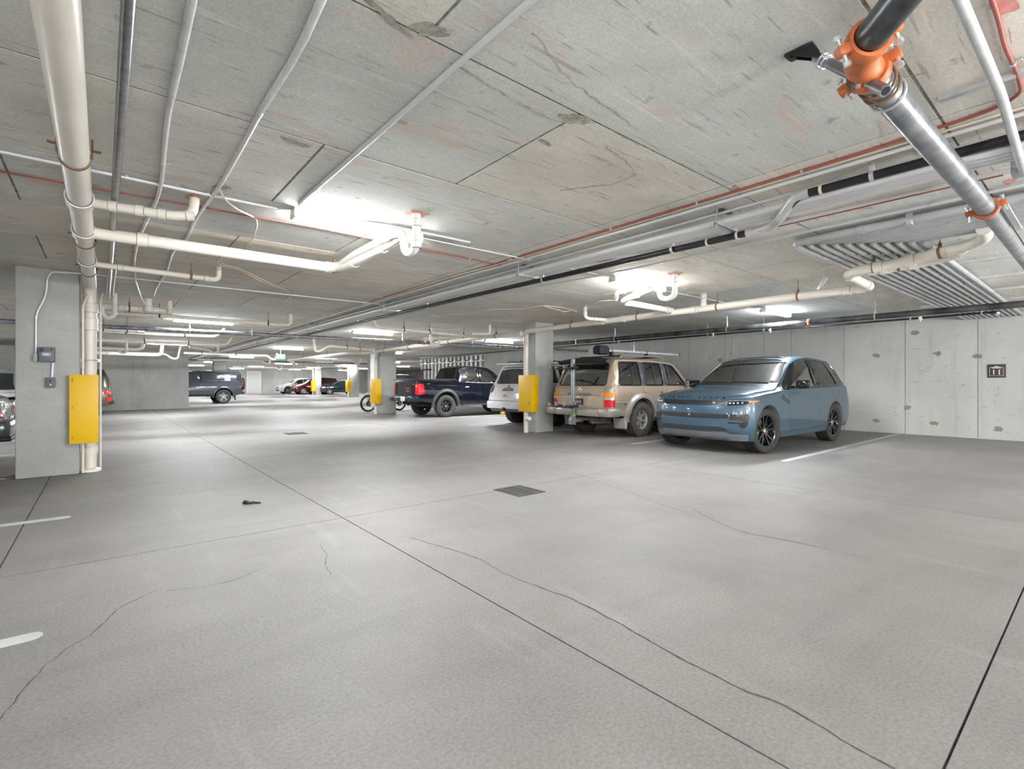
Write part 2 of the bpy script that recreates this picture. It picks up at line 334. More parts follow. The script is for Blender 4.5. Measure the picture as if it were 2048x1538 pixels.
for (u, v, a, b, rr_, mt) in ((590, 285, .10, .05, .3, 'grout'), (1150, 238, .12, .07, 0, 'grout'), (1470, 380, .16, .04, .6, 'grout'), (1090, 285, .10, .02, .2, 'grout'), (445, 375, .09, .05, 0, 'grout'), (2010, 8, .10, .05, 0, 'pink'), (2020, 362, .10, .04, 0, 'pink'), (860, 60, .05, .12, .9, 'grout'), (770, 30, .16, .03, .3, 'grout')):
    p = at(u, v, CEIL-.0042); m = MB(); n = 26; ph = random.uniform(0, 6); r = [.75+.22*math.sin(2*k*math.tau/n+ph)+.12*math.sin(5*k*math.tau/n+2*ph)+random.uniform(-.07, .07) for k in range(n)]; ca, sa = math.cos(rr_), math.sin(rr_)
    q = [(a*r[k]*math.cos(k*math.tau/n), b*r[k]*math.sin(k*math.tau/n)) for k in range(n)]
    m.add([(p.x+x*ca-y*sa, p.y+x*sa+y*ca, p.z) for x, y in q]+[(p.x, p.y, p.z)], [(k, (k+1) % n, n) for k in range(n)])
    m.build('grout_stain' if mt == 'grout' else 'marking_paint', flat('ceiling_grout', (.42, .41, .35), .95, noise=.3, scale=40) if mt == 'grout' else flat('paint_pink', (.75, .33, .30), .8, noise=.15, scale=20), ce, ang=0)
for uv in ([(1035, 410//2*0+205), (1110, 242), (1190, 245)], [(900, 240//2), (1010, 190)], [(1210, 290), (1262, 330), (1270, 350), (1225, 368), (1120, 380)], [(1720, 165), (1850, 145)] , [(1065, 60), (1130, 150), (1260, 250)]):
    ribbon([at(a, b, CEIL) for a, b in uv], .012, 'ceiling_mark', flat('mark_dirt', (.50, .48, .42), .95, noise=.3, scale=40), z=CEIL-.0043, jit=.012, parent=ce)
# far pale door block
d1 = struct(MB().box((13.2, YF-.12, 1.27), (1.5, .2, 2.54), bev=.01).build('door_1', M_white)); 
MB().box((13.2, YF-.235, 1.2), (1.2, .03, 2.3), bev=.005).build('door_leaf', flat('door_white', (0.7, 0.7, 0.69), .5), d1)
MB().cyl((12.75, YF-.25, 1.05), (12.75, YF-.33, 1.05), .025, n=8).build('door_handle', M_zinc, d1)

# ---------------------------------------------------------------- columns
def column(x0, x1, y0, y1, label):
    o = MB().box(((x0+x1)/2, (y0+y1)/2, CEIL/2), (x1-x0, y1-y0, CEIL), bev=.018).build('concrete_column', M_col, ang=30); tag(o, label, 'column'); return o
column(-.86, -.24, 8.93, 9.5, 'square concrete column nearest the camera at left, carrying the grey electrical boxes')
column(8.25, 8.86, 9.09, 9.56, 'square concrete column beside the gold off-roader, with a yellow guard on its left corner')
column(8.42, 9.10, 18.35, 18.85, 'square concrete column behind the dark blue pickup, with the motorcycle parked behind it')
column(5.35, 6.0, 35.6, 36.2, 'distant concrete column rising behind the roof of the dark grey off-roader')
column(16.15, 16.9, 41, 41.5, 'distant concrete column in front of the small green hatchback')
column(16.6, 17.25, 51.5, 52.0, 'distant concrete column in front of the red wagon')
column(10.75, 11.05, 24.6, 25.0, 'narrow pale column just left of the motorcycle column, further back')
# ---------------------------------------------------------------- strip lights
def strip_light(x, y, label, L=1.24, ry=0, lit=True, down=1.0):
    t = empty('strip_light', (x, y, CEIL-0.003), ry, label, 'light')
    MB().box((0, 0, -.022), (L, .10, .040), bev=.006).build('housing', M_white, t)
    m = MB(); n = 8; prof = [(-.062*math.cos(math.pi*k/n), -.043-.038*math.sin(math.pi*k/n)) for k in range(n+1)]
    m.extrude([(-L/2+.02, a, b) for a, b in prof], (L-.04, 0, 0)); m.build('lens', M_lens if lit else M_pvcw, t, ang=50)
    if lit:
        ld = bpy.data.lights.new('lamp', 'AREA'); ld.shape = 'RECTANGLE'; ld.size = 1.15; ld.size_y = .12; ld.energy = DOWN*(1.0 if y < 6 else 2.3); ld.color = (.97, .985, 1)
        lo = bpy.data.objects.new('lamp', ld); C.objects.link(lo); lo.parent = t; lo.location = (0, 0, -.09)
    for s in (-1, 1): MB().box((s*(L/2-.008), 0, -.045), (.02, .13, .078), bev=.008).build('end_cap', M_white, t)
    return t
rows = [(4.5, 'in the row nearest the camera'), (13.9, 'in the second row away'), (22.55, 'in the third row away'), (31.8, 'in the fourth row away'), (41, 'in the fifth row away'), (50, 'in the sixth row away')]
cols = [(-1.16, 'first from the left'), (1.88, 'second from the left'), (6.15, 'third from the left'), (10.85, 'fourth from the left')]
for i, (y, rt) in enumerate(rows):
    for j, (x, ct) in enumerate(cols):
        if i == 0 and j == 0: ul = strip_light(-1.19, 4.87, 'unlit white ceiling fixture cut off by the left edge of the picture', lit=False); continue
        if i in (1, 2) and j == 0: x = -4.5
        if i >= 3 and j == 0: continue
        strip_light(x, y, 'white strip light on the ceiling %s, %s' % (rt, ct))
for x, y, l in ((16, 41, 'far strip light above the green hatchback column'), (21, 41, 'far strip light right of the hatchback column'), (16, 50, 'farthest strip light above the red wagon'), (21, 50, 'farthest strip light right of the red wagon'), (16, 33, 'distant strip light over the far cross aisle'), (21, 33, 'distant strip light right over the far cross aisle'), (10.8, 58, 'last strip light by the far wall, left'), (16.5, 58, 'last strip light by the far wall, middle'), (22, 58, 'last strip light by the far wall, right')):
    strip_light(x, y, l)

# ---------------------------------------------------------------- pipes
def coupling(root, p, d, r, mat, L=None, ring=True, name='coupling'):
    L = L or r*1.5; p = Vector(p); d = Vector(d).normalized(); m = MB(); h = L/2
    m.lathe([(r*1.0, -h), (r*1.15, -h), (r*1.15, h), (r*1.0, h)], p, d, 20, 0)
    if ring: m.torus(p-d*(h+.001), d, r*1.0, .0028, 24, 4, 1); m.torus(p+d*(h+.001), d, r*1.0, .0028, 24, 4, 1)
    return m.build(name, [mat, M_primer], root)
def hanger(root, p, d, r, mat=M_rust, rod=True):
    p = Vector(p); d = Vector(d).normalized(); m = MB(); w = .013
    m.lathe([(r+.001, -w), (r+.006, -w), (r+.006, w), (r+.001, w)], p, d, 20, 0)
    if rod:
        m.cyl(p+Vector((0, 0, r)), (p.x, p.y, CEIL), .005, n=6); m.box((p.x, p.y, p.z+r+.02), (.028, .03, .045), bev=.004); m.cyl((p.x, p.y, p.z+r+.045), (p.x, p.y, p.z+r+.058), .012, n=6)
    return m.build('hanger', mat, root)
def foam(root, x, y, s=.10):
    s *= .8
    m = MB(); n = 14; rr = [s*random.uniform(.6, 1.4) for _ in range(n)]
    top = [(x+rr[k]*math.cos(k*math.tau/n), y+rr[k]*math.sin(k*math.tau/n), CEIL+.001) for k in range(n)]; bot = [(x+.7*rr[k]*math.cos(k*math.tau/n), y+.7*rr[k]*math.sin(k*math.tau/n), CEIL-.016) for k in range(n)]
    m.add(top+bot, [(k, (k+1) % n, n+(k+1) % n, n+k) for k in range(n)]+[tuple(range(n, 2*n))]); return m.build('sealant', M_foam, root)
def run(name, label, cat, pts, r, mat, fil=.1, n=14, coup=(), hang=(), foams=(), hmat=M_rust, group=None):
    pts = [Vector(p) for p in pts]; m = MB(); m.tube(pts, r, n, fil); o = m.build(name, mat, ang=50); tag(o, label, cat, group)
    def loc(k):
        i = int(k); i = min(i, len(pts)-2); t = k-i; return pts[i].lerp(pts[i+1], t), pts[i+1]-pts[i]
    for k in coup: p, d = loc(k); coupling(o, p, d, r, mat)
    for k in hang: p, d = loc(k); hanger(o, p, d, r, hmat)
    for f in foams: foam(o, f[0], f[1], f[2] if len(f) > 2 else .1)
    return o
# main cream drain running over the camera and down beside the near column
mx = -.13
md = run('drain_pipe', 'large cream plastic drain pipe running overhead and down beside the near column', 'pipe',
    [(mx, -1.0, 2.61), (mx, 9.12, 2.61), (mx, 9.12, 0.0)], .072, M_pvc, fil=.22, n=28)
for y in (3.05, 4.1): pass
for y, L in ((4.93, .16), (5.95, .20), (7.35, .16)): coupling(md, (mx, y, 2.61), (0, 1, 0), .076, M_pvc, L)
for z, L in ((2.05, .16), (2.28, .12), (.30, .09), (.42, .05)): coupling(md, (mx, 9.12, z), (0, 0, 1), .076, M_pvc, L, ring=z > 1)
MB().lathe([(.075, 0), (.125, 0), (.12, .03), (.08, .05)], (mx, 9.12, 0), (0, 0, 1), 24).build('floor_collar', M_pvc, md)
for y in (4.02, 6.35, 8.0, 1.2):
    hanger(md, (mx, y, 2.61), (0, 1, 0), .074, M_rust, rod=False); m = MB()
    for s in (-1, 1): m.cyl((mx+s*.082, y, 2.62), (mx+s*.082, y, CEIL), .006, n=6); m.box((mx+s*.10, y, 2.67), (.05, .02, .012), bev=.003)
    m.build('strap_rod', M_rust, md)
m = MB(); m.box((mx-.02, 9.12, 1.55), (.26, .012, .035)); m.torus((mx, 9.12, 1.55), (0, 0, 1), .084, .006, 20, 6); m.build('pipe_clamp', M_galv, md)
run('drain_pipe', 'thin cream pipe standing against the right side of the near column', 'pipe', [(-.205, 9.0, 0), (-.205, 9.0, 2.3), (-.13,9.06,2.5)], .016, M_pvc, fil=.05)
run('drain_pipe', 'cream pipe behind the large drain at the near column, slimmer', 'pipe', [(-.02, 9.32, .0), (-.02, 9.32, 2.45), (.0, 9.5, 2.55)], .015, M_pvc, fil=.08)
# branch pipes
b1 = run('branch_pipe', 'short cream branch pipe elbowed up to the ceiling, first off the large drain', 'pipe', [(mx+.05, 4.93, 2.60), (.42, 4.75, 2.56), (.56, 4.72, 2.58), (.58, 4.72, 2.76)], .036, M_pvc, fil=.09, coup=(.3, .62, .9, 1.9), foams=((.58, 4.72, .1),))
b2 = run('branch_pipe', 'long cream branch pipe crossing the aisle ceiling to the trap under the nearest light', 'pipe', [(mx+.05, 5.9, 2.60), (2.12, 5.9, 2.60), (2.2, 5.55, 2.60), (2.22, 4.55, 2.64), (2.22, 4.35, 2.66)], .056, M_pvc, fil=.16, n=22, coup=(.17, .97, 2.05, 2.75), hang=(1.02, ))
tr = run('trap_pipe', 'white trap pipe with a U-bend hanging left of the nearest long branch', 'pipe', [(2.14, 3.92, 2.76), (2.14, 3.92, 2.44), (2.15, 4.02, 2.41), (2.15, 4.16, 2.44), (2.15, 4.18, 2.60), (2.15, 4.34, 2.66), (2.15, 5.35, 2.655), (2.14, 5.8, 2.61)], .038, M_pvcw, fil=.09, n=18, coup=(.35, 5.15, 5.4, .95), foams=((2.14, 3.92, .12),))
hanger(tr, (2.15, 4.55, 2.66), (0, 1, 0), .04, M_galv)
b3 = run('branch_pipe', 'thin cream branch pipe turned up to the ceiling, third off the large drain', 'pipe', [(mx+.05, 7.35, 2.58), (1.12, 7.35, 2.56), (1.16, 7.35, 2.60), (1.16, 7.35, 2.76)], .032, M_pvc, fil=.08, coup=(.2, .92), hang=(.78,), foams=((1.16, 7.35, .07),))
# second bay, beyond the near column
run('branch_pipe', 'stout cream pipe just beyond the near column with two risers', 'pipe', [(mx, 11.1, 2.55), (.98, 11.1, 2.55)], .056, M_pvc, coup=(.35, .6), hang=(.45,))
run('riser_pipe', 'fat white riser dropping from the ceiling beyond the near column', 'pipe', [(.63, 11.0, 2.76), (.63, 11.0, 2.5)], .062, M_pvcw, coup=(.8,))
run('riser_pipe', 'slim cream riser with rusty top beyond the near column', 'pipe', [(.95, 11.0, 2.76), (.95, 11.0, 2.5)], .038, M_pvc, coup=(.6,), foams=((.95, 11, .07),))
run('branch_pipe', 'long thin cream pipe beyond the near column, elbowed up at its right end', 'pipe', [(mx, 11.6, 2.52), (3.1, 11.4, 2.48), (3.16, 11.4, 2.52), (3.16, 11.4, 2.76)], .034, M_pvc, fil=.09, coup=(.15, .95), hang=(.3, .88), hmat=M_black, foams=((3.16, 11.4, .08),))
run('trap_pipe', 'white U-shaped trap pipe hanging behind the large drain', 'pipe', [(.0, 10.6, 2.5), (.0, 10.6, 2.36), (.07, 10.62, 2.30), (.16, 10.65, 2.36), (.16, 10.65, 2.76)], .036, M_pvcw, fil=.08)
run('branch_pipe', 'cream pipe along the ceiling below the second strip light', 'pipe', [(-.3, 15.6, 2.5), (1.2, 15.6, 2.48), (2.4, 15.6, 2.5), (2.6, 15.6, 2.74)], .04, M_pvc, fil=.12, coup=(.3, 1.2), hang=(.5, 1.4), hmat=M_black)
run('branch_pipe', 'white stout pipe stub under the black sprinkler line at left', 'pipe', [(-.3, 14.2, 2.42), (.75, 14.2, 2.42)], .05, M_pvcw, coup=(.5, .9), hang=(.3, .7))
run('branch_pipe', 'cream pipe in front of the third light, ending in an upward elbow', 'pipe', [(-.3, 18.6, 2.46), (2.9, 18.6, 2.46), (3.2, 18.6, 2.5), (3.3, 18.6, 2.76)], .045, M_pvc, fil=.15, coup=(.3, .8, 1.2), hang=(.4, .75), hmat=M_black)
run('trap_pipe', 'small cream trap pipe hooking down right of the third light', 'pipe', [(2.4, 21.0, 2.5), (3.0, 21, 2.42), (3.15, 21, 2.3), (3.3, 21, 2.42), (3.3, 21, 2.6), (3.3, 21, 2.74)], .035, M_pvc, fil=.1)
run('branch_pipe', 'lower of the two cream pipes in front of the centre wall', 'pipe', [(-.4, 23.4, 2.3), (1.6, 23.4, 2.3), (1.75, 23.4, 2.34), (1.8, 23.4, 2.76)], .06, M_pvc, fil=.15, coup=(.3, .7))
run('branch_pipe', 'upper of the two cream pipes in front of the centre wall', 'pipe', [(-.4, 22.0, 2.42), (.95, 22.0, 2.40), (1.1, 22, 2.46), (1.15, 22, 2.76)], .055, M_pvc, fil=.15, coup=(.4, .8))
run('trap_pipe', 'small white hook-shaped trap in front of the centre wall top', 'pipe', [(.65, 21.8, 2.74), (.65, 21.8, 2.3), (.55, 21.8, 2.24), (.45, 21.8, 2.3), (.45, 21.8, 2.4)], .038, M_pvcw, fil=.1)
run('trap_pipe', 'cream trap with U-bend above the right end of the centre wall', 'pipe', [(-.4, 24.6, 2.40), (2.0, 24.6, 2.40), (2.2, 24.6, 2.22), (2.4, 24.6, 2.22), (2.5, 24.6, 2.76)], .04, M_pvc, fil=.12)
# right-hand main line along the parked row
X1 = 7.85
rm = run('drain_pipe', 'cream drain pipe along the ceiling above the gold off-roader, dropping beside the middle column', 'pipe', [(X1, 2.12, 2.50), (X1, 9.0, 2.47), (8.12, 9.3, 2.18), (8.12, 9.3, 0)], .057, M_pvc, fil=.12, n=22,
    coup=(.03, .36, .58, .66, 1.3, 1.8, 2.3), hang=(.12, .3, .53, .78))
run('drain_elbow', 'thin round cleanout elbow below the yellow guard on the middle column', 'pipe', [(8.12, 9.28, .32), (8.06, 9.1, .36)], .05, M_pvcw, fil=.03)
run('branch_pipe', 'cream branch pipe slanting from the right main to the white trap', 'pipe', [(X1, 5.02, 2.52), (6.42, 5.02, 2.53), (6.3, 4.8, 2.55), (6.2, 4.26, 2.63)], .05, M_pvc, fil=.13, n=18, coup=(.12, .93, 2.3))
t2 = run('trap_pipe', 'white trap pipe with U-bend below the light above the parked row', 'pipe', [(6.08, 3.85, 2.76), (6.08, 3.85, 2.44), (6.09, 3.96, 2.40), (6.1, 4.1, 2.44), (6.1, 4.12, 2.60), (6.12, 4.26, 2.66), (6.14, 4.9, 2.63), (6.3, 5.05, 2.56)], .036, M_pvcw, fil=.08, n=16, coup=(.35, 5.2, 5.8), foams=((6.08, 3.85, .13),))
hanger(t2, (6.12, 4.4, 2.66), (0, 1, 0), .04, M_galv)
run('riser_pipe', 'short white pipe curving from the ceiling into the right main', 'pipe', [(7.3, 6.6, 2.76), (7.3, 6.6, 2.52), (7.42, 6.6, 2.5), (X1, 6.5, 2.5)], .034, M_pvcw, fil=.1, coup=(.3, 2.3, .7), foams=((7.3, 6.6, .07),))
run('riser_pipe', 'short straight cream riser joining the right main from above', 'pipe', [(7.8, 4.4, 2.76), (7.8, 4.4, 2.5)], .045, M_pvc, coup=(.3, .8), foams=((7.8, 4.4, .07),))
run('drain_pipe', 'cream pipe looping under the grey conduit bank, longer one', 'pipe', [(X1, 2.3, 2.50), (X1, 2.05, 2.5), (6.82, 2.02, 2.52), (6.72, 1.85, 2.53), (6.72, 1.45, 2.55), (6.66, .95, 2.60), (6.5, .78, 2.62), (6.2, .76, 2.64)], .056, M_pvc, fil=.13, n=22, coup=(.5, 1.2, 1.9, 3.4, 4.1, 4.8), hang=(3.3, 4.6), hmat=M_rust)
run('drain_pipe', 'cream pipe looping under the grey conduit bank, shorter lower one', 'pipe', [(6.85, 1.82, 2.53), (6.88, 1.3, 2.55), (6.86, 1.08, 2.57), (6.80, .98, 2.62)], .056, M_pvc, fil=.1, n=22, coup=(.3, .8), hang=(.55,))
m = MB(); a = at(1650, 585, 2.5); m.box((7.83, 2.62, 2.64), (.03, .05, .2), bev=.003, rot=rotmat(rx=.5)); tag(m.build('sway_bracket', M_galv), 'small galvanised slotted bracket bracing the cream main by the conduit bank', 'bracket')
# further along the right main
r2 = run('drain_pipe', 'cream drain line from the middle column back to the motorcycle column', 'pipe', [(8.0, 9.35, 2.45), (7.95, 11.3, 2.47), (7.95, 17.6, 2.42), (8.30, 18.5, 2.2), (8.30, 18.5, 0)], .06, M_pvc, fil=.2, n=16, coup=(.3, 1.5, 3.4, 3.8), hang=(.5, 1.2, 1.6, 1.9), hmat=M_black)
run('branch_pipe', 'thin cream pipe stretching left from behind the middle column', 'pipe', [(7.9, 11.2, 2.5), (4.9, 10.9, 2.52), (4.8, 10.9, 2.74)], .035, M_pvc, fil=.12, coup=(.3,), hang=(.5, .75), hmat=M_black)
run('branch_pipe', 'stubby cream pipe slanting left of the middle column top', 'pipe', [(7.9, 10.4, 2.52), (7.0, 12.4, 2.46)], .045, M_pvc, coup=(.2, .6, .95), hang=(.4,), hmat=M_black)
run('trap_pipe', 'small white trap hanging left of the middle column', 'pipe', [(7.3, 12.0, 2.55), (7.25, 12.0, 2.32), (7.15, 12.0, 2.26), (7.0, 12.0, 2.32), (7.0, 12.0, 2.76)], .04, M_pvcw, fil=.09)
run('riser_pipe', 'white riser just left of the middle column head', 'pipe', [(7.75, 10.3, 2.74), (7.75, 10.3, 2.5), (7.4, 10.6, 2.5)], .035, M_pvcw, fil=.08)
run('drain_pipe', 'cream pipe running back from the motorcycle column top', 'pipe', [(8.1, 18.4, 2.42), (7.6, 19.5, 2.42), (7.5, 27.5, 2.4), (9.5, 33, 2.4)], .07, M_pvc, fil=.3, coup=(.5, 1.4), hang=(1.3, 1.7), hmat=M_black)
run('branch_pipe', 'cream pipe left of the motorcycle column ending in a hook', 'pipe', [(8.0, 18.2, 2.48), (6.0, 17.2, 2.5), (5.7, 17.2, 2.3), (5.55, 17.2, 2.3), (5.5, 17.2, 2.7)], .045, M_pvc, fil=.12, coup=(.4, .8), hang=(.3, .6), hmat=M_black)
run('drain_pipe', 'cream pipe slanting up to the right of the motorcycle column', 'pipe', [(8.2, 18.0, 2.45), (8.6, 14.5, 2.45), (8.7, 14.0, 2.52)], .06, M_pvc, fil=.2, coup=(.5,), hang=(.6,), hmat=M_black)
for i, (x, y, l) in enumerate(((4.2, 24.5, 'white pipe cluster near the green exit sign'), (9.2, 27, 'white pipe run before the narrow pale column'), (12.5, 38.5, 'far white pipe run above the green hatchback'), (9.5, 44, 'far white pipe run left of the red wagon'), (5.5, 31, 'far white pipe run above the dark grey off-roader'))):
    run('branch_pipe', l, 'pipe', [(x-1.6, y, 2.46), (x+1.6, y, 2.46), (x+1.75, y, 2.3), (x+1.95, y, 2.3), (x+2.0, y, 2.6)], .05, M_pvcw, fil=.12, coup=(.3, .8), hang=(.2, .6), hmat=M_black)
run('drain_pipe', 'cream pipe standing on the column in front of the green hatchback', 'pipe', [(16.0, 41.1, 0), (16.0, 41.1, 2.6), (15, 41.5, 2.62)], .075, M_pvc, fil=.2)
run('drain_pipe', 'cream pipe standing on the column in front of the red wagon', 'pipe', [(16.45, 51.6, 0), (16.45, 51.6, 2.6), (15, 52, 2.62)], .075, M_pvc, fil=.2)
# ---------------------------------------------------------------- steel and conduits, left
run('steel_pipe', 'dark steel pipe on the ceiling right of the large cream drain', 'pipe', [(.075, -1, 2.655), (.075, 10.7, 2.655)], .024, flat('steel_mill', (0.30, 0.31, 0.33), .3, .85, noise=.25, scale=20), n=16, hang=(), coup=())
run('steel_pipe', 'bright thin steel pipe drop beyond the branch pipes at left', 'pipe', [(.13, 8.0, 2.68), (.13, 10.5, 2.68)], .012, M_emt)
def conduit(label, pts, r=.013, mat=M_emt, fil=.12, straps=(), name='conduit', n=10, cat='conduit', group=None, corr=0):
    o = run(name, label, cat, pts, r, mat, fil=fil, n=n, group=group); P = [Vector(p) for p in pts]
    for k in straps:
        i = min(int(k), len(P)-2); p = P[i].lerp(P[i+1], k-i); d = (P[i+1]-P[i]).normalized(); m = MB()
        m.lathe([(r+.0005, -.009), (r+.003, -.009), (r+.003, .009), (r+.0005, .009)], p, d, 14); s = d.cross(Vector((0, 0, 1))).normalized()
        m.box(p+s*(r+.014)+Vector((0, 0, r*.6)), (.03, .018, .003), rot=rotmat(rz=math.atan2(s.y, s.x))); m.cyl(p+s*(r+.018)+Vector((0, 0, r*.6-.007)), p+s*(r+.018)+Vector((0, 0, r*.6)), .006, n=6)
        m.build('strap', M_zinc, o)
    if corr:                                                         # wound metal armour on the near stretch
        m = MB(); a, b = P[0], P[1]; 
        L = 0; q = 0
        segs = [(P[i], P[i+1]) for i in range(corr)]
        for a, b in segs:
            k = int((b-a).length/.011); d = (b-a).normalized()
            for i in range(k): m.torus(a.lerp(b, i/k), d+Vector((.18, 0, .1)), r*.97, .0034, 12, 4)
        m.build('armour_coil', M_galv, o)['kind'] = 'stuff'
    return o
zc = CEIL-.017
conduit('armoured flexible conduit curving down the ceiling, left one of the pair', [at(390, -60, zc), at(385, 0, zc), at(358, 130, zc), at(338, 215, zc), at(329, 290, zc), at(325, 350, zc), at(318, 390, zc), at(297, 433, zc), at(276, 478, zc), at(268, 520, zc), at(270, 560, zc), (.52, 10.7, 2.69), (.60, 10.9, 2.6)], .0145, straps=(4.6, 7.2), corr=3, fil=.25)
conduit('armoured flexible conduit curving down the ceiling, right one of the pair', [at(668, -60, zc), at(643, 0, zc), at(612, 70, zc), at(580, 130, zc), at(522, 222, zc), at(480, 300, zc), at(440, 372, zc), at(393, 433, zc), at(375, 475, zc), at(345, 503, zc), at(333, 545, zc), at(312, 575, zc), at(307, 592, zc-.05)], .0145, straps=(4.05, 6.7), corr=4, fil=.25)
conduit('long straight conduit slanting across the ceiling to the nearest light', [at(1130, -55, zc), at(1062, 0, zc), at(612, 395, zc), at(594, 416, zc), at(640, 436, zc), (2.05, 4.36, zc), (3.0, 4.34, zc)], .015, straps=(1.92, 1.97), fil=.15)
conduit('conduit crossing the ceiling along the nearest row of lights', [(-9, 4.58, zc), (1.15, 4.55, zc)], .013, straps=(.9, .95))
conduit('conduit leaving the nearest light toward the conduit rack', [(2.5, 4.52, zc), (4.0, 4.5, zc)], .011, straps=(.4, .8))
conduit('conduit from the rack to the light above the parked row', [(4.6, 4.5, zc), (5.5, 4.52, zc)], .011)
conduit('conduit running on past the light above the parked row', [(6.7, 4.62, zc), (10.2, 4.6, zc)], .011, straps=(.3,))
conduit('red armoured cable crossing the ceiling by the nearest lights', [(-.56, 4.98, zc), (.1, 4.95, zc), (1.0, 4.9, zc), (1.6, 4.86, zc), (2.9, 4.9, zc), (3.9, 4.95, zc)], .007, M_redc, straps=(3.1, 4.5), name='red_cable', cat='cable')
conduit('white flexible whip drooping right of the curved conduits', [at(438, 378, zc), at(450, 400, zc-.02), at(476, 420, zc-.02), at(512, 436, zc), at(514, 450, zc), at(506, 478, zc), at(492, 494, zc)], .008, M_creamc, fil=.08, name='flexible_cable', cat='cable', straps=(3,))
conduit('conduit across the ceiling from the near column toward the rack', [atY(72, 706, 8.905), atY(72, 628, 8.905), atY(92, 592, 8.905), atY(95, 556, 8.905), atY(103, 543.5, 8.905), (-.16, 8.88, 2.715), (.5, 8.86, 2.715), (4.05, 8.8, 2.715)], .012, straps=(2.8, .9, 5.3, 5.8), fil=.09)
for l, pp in (('cream cable pair drooping between the near branches', [(435, 512, 0), (438, 528, -.06), (446, 533, -.03), (480, 540, 0), (520, 562, -.03), (546, 572, 0), (582, 590, 0), (575, 600, -.02), (568, 606, -.05)]), ('second cream cable of the drooping pair', [(441, 510, 0), (445, 530, -.05), (470, 534, -.02), (490, 542, 0), (540, 567, -.02), (575, 582, 0), (584, 592, 0), (583, 604, -.04), (572, 612, -.08)])):
    conduit(l, [at(u, v, zc+dz) for u, v, dz in pp], .006, M_creamc, fil=.1, name='loose_cable', cat='cable')
for l, pp in (('cream cable looping along the ceiling toward the middle column', [(858, 630, 0), (880, 634, -.02), (896, 628, 0), (935, 628, -.03), (976, 619, 0), (1040, 618, -.02), (1086, 611, 0), (1125, 615, 0), (1155, 624, 0)]),
              ('second loop of cream cable ending at the short white riser', [(1086, 612, 0), (1110, 618, -.03), (1130, 624, -.05), (1148, 620, -.02), (1156, 612, 0)]), ('pale cable arching from the short white riser to the trap', [(1170, 620, -.02), (1185, 612, -.02), (1200, 602, -.03), (1236, 600, -.03)]), ('pale cable end sticking out beside the light above the parked row', [(1335, 584, 0), (1358, 581, 0), (1372, 577, 0)])):
    conduit(l, [at(u, v, zc+dz) for u, v, dz in pp], .007, M_creamc, fil=.1, name='loose_cable', cat='cable')
# ---------------------------------------------------------------- the rack of services along the aisle
Ya, Yb = -4.0, 58.0
def long_wavy(x, z, amp, y0=Ya, y1=40, st=1.1):
    P = []; y = y0; k = 0
    while y < y1: P.append((x+random.uniform(-amp, amp), y, z+random.uniform(-amp*.3, 0))); y += st
    return P
redp = [at(1950, -90, 2.725), at(1985, 0, 2.725), at(2000, 50, 2.725), (3.06, .31, 2.725), at(2036, 150, 2.725), at(2044, 184, 2.725), at(2010, 208, 2.725), at(1960, 228, 2.725), (3.79, 1.0, 2.725)]+[(3.80, y, 2.728) for y in (1.8, 2.6, 3.6, 4.6)]
conduit('red armoured cable curving in at top right and following the rack', redp, .009, M_redc, fil=.25, straps=(3.6, 8.5, 9.5, 10.5), name='red_cable', cat='cable')
conduit('red cable continuing along the rack beyond the nearest lights', [(3.80, y, 2.728) for y in (4.7, 8, 12, 18, 30, 45)], .008, M_redc, name='red_cable', cat='cable')
conduit('cream cable stapled along the edge of the rack', [(3.845+.0*(i % 2), y, 2.728) for i, y in enumerate((Ya, 2.2, 3.4, 4.2))]+[(3.82, 4.7, 2.72), (3.77, 6, 2.72), (3.81, 8, 2.72), (3.78, 10, 2.72), (3.80, 14, 2.72), (3.8, 30, 2.72)], .008, M_creamc, fil=.3, straps=(4.5, 5.5, 6.5, 7.3, 1.2, 2.2), name='flat_cable', cat='cable')
conduit('first conduit of the rack, beside the red cable', [(3.90, Ya, 2.715), (3.90, 5.0, 2.715), (3.87, 5.4, 2.715), (3.87, Yb, 2.715)], .014, straps=(.45, .75), fil=.2)
conduit('second conduit of the rack, strapped to the ceiling', [(4.13, Ya, 2.705), (4.10, Yb, 2.705)], .013, straps=(.085, .09, .14))
trunk = []
for k in range(4):
    o = conduit('large grey rack conduit, %s from the aisle side' % ('first', 'second', 'third', 'fourth')[k], [(4.12+.062*k, Ya, 2.615), (4.06+.062*k, 6, 2.615), (4.02+.062*k, Yb, 2.60)], .027, M_emt, fil=1, n=12, straps=())
bp = conduit('black steel pipe jogging beside the grey rack conduits', [(4.04, Ya, 2.645), (4.04, 1.52, 2.645), (4.10, 1.66, 2.54), (4.30, 1.80, 2.54), (4.33, 1.95, 2.54), (4.28, 6, 2.54), (4.24, Yb, 2.53)], .030, M_black, fil=.07, n=16, name='black_pipe', cat='pipe')
for p, d in (((4.04, 1.36, 2.645), (0, 1, 0)), ((4.33, 2.12, 2.54), (0, 1, 0)), ((4.33, 2.4, 2.54), (0, 1, 0))):
    coupling(bp, p, d, .031, M_creamc, .02, ring=False)
m = MB(); m.tube([(4.04, 1.44, 2.645), (4.04, 1.54, 2.645), (4.10, 1.66, 2.54), (4.28, 1.80, 2.54), (4.33, 1.92, 2.54), (4.33, 2.04, 2.54)], .037, 14, .05); m.build('elbow', M_galv, bp)
for y in (1.05, 2.75, 4.6, 7.5, 10.5, 13.6): hanger(bp, (4.04 if y < 1.5 else 4.3, y, 2.645 if y < 1.5 else 2.54), (0, 1, 0), .031, M_galv)
conduit('white conduit with a red stripe beyond the black pipe', [(4.86, Ya, 2.712), (4.84, 3.2, 2.712), (4.5, 4.2, 2.712), (4.45, Yb, 2.71)], .017, M_emt, fil=.3, straps=(.3,))
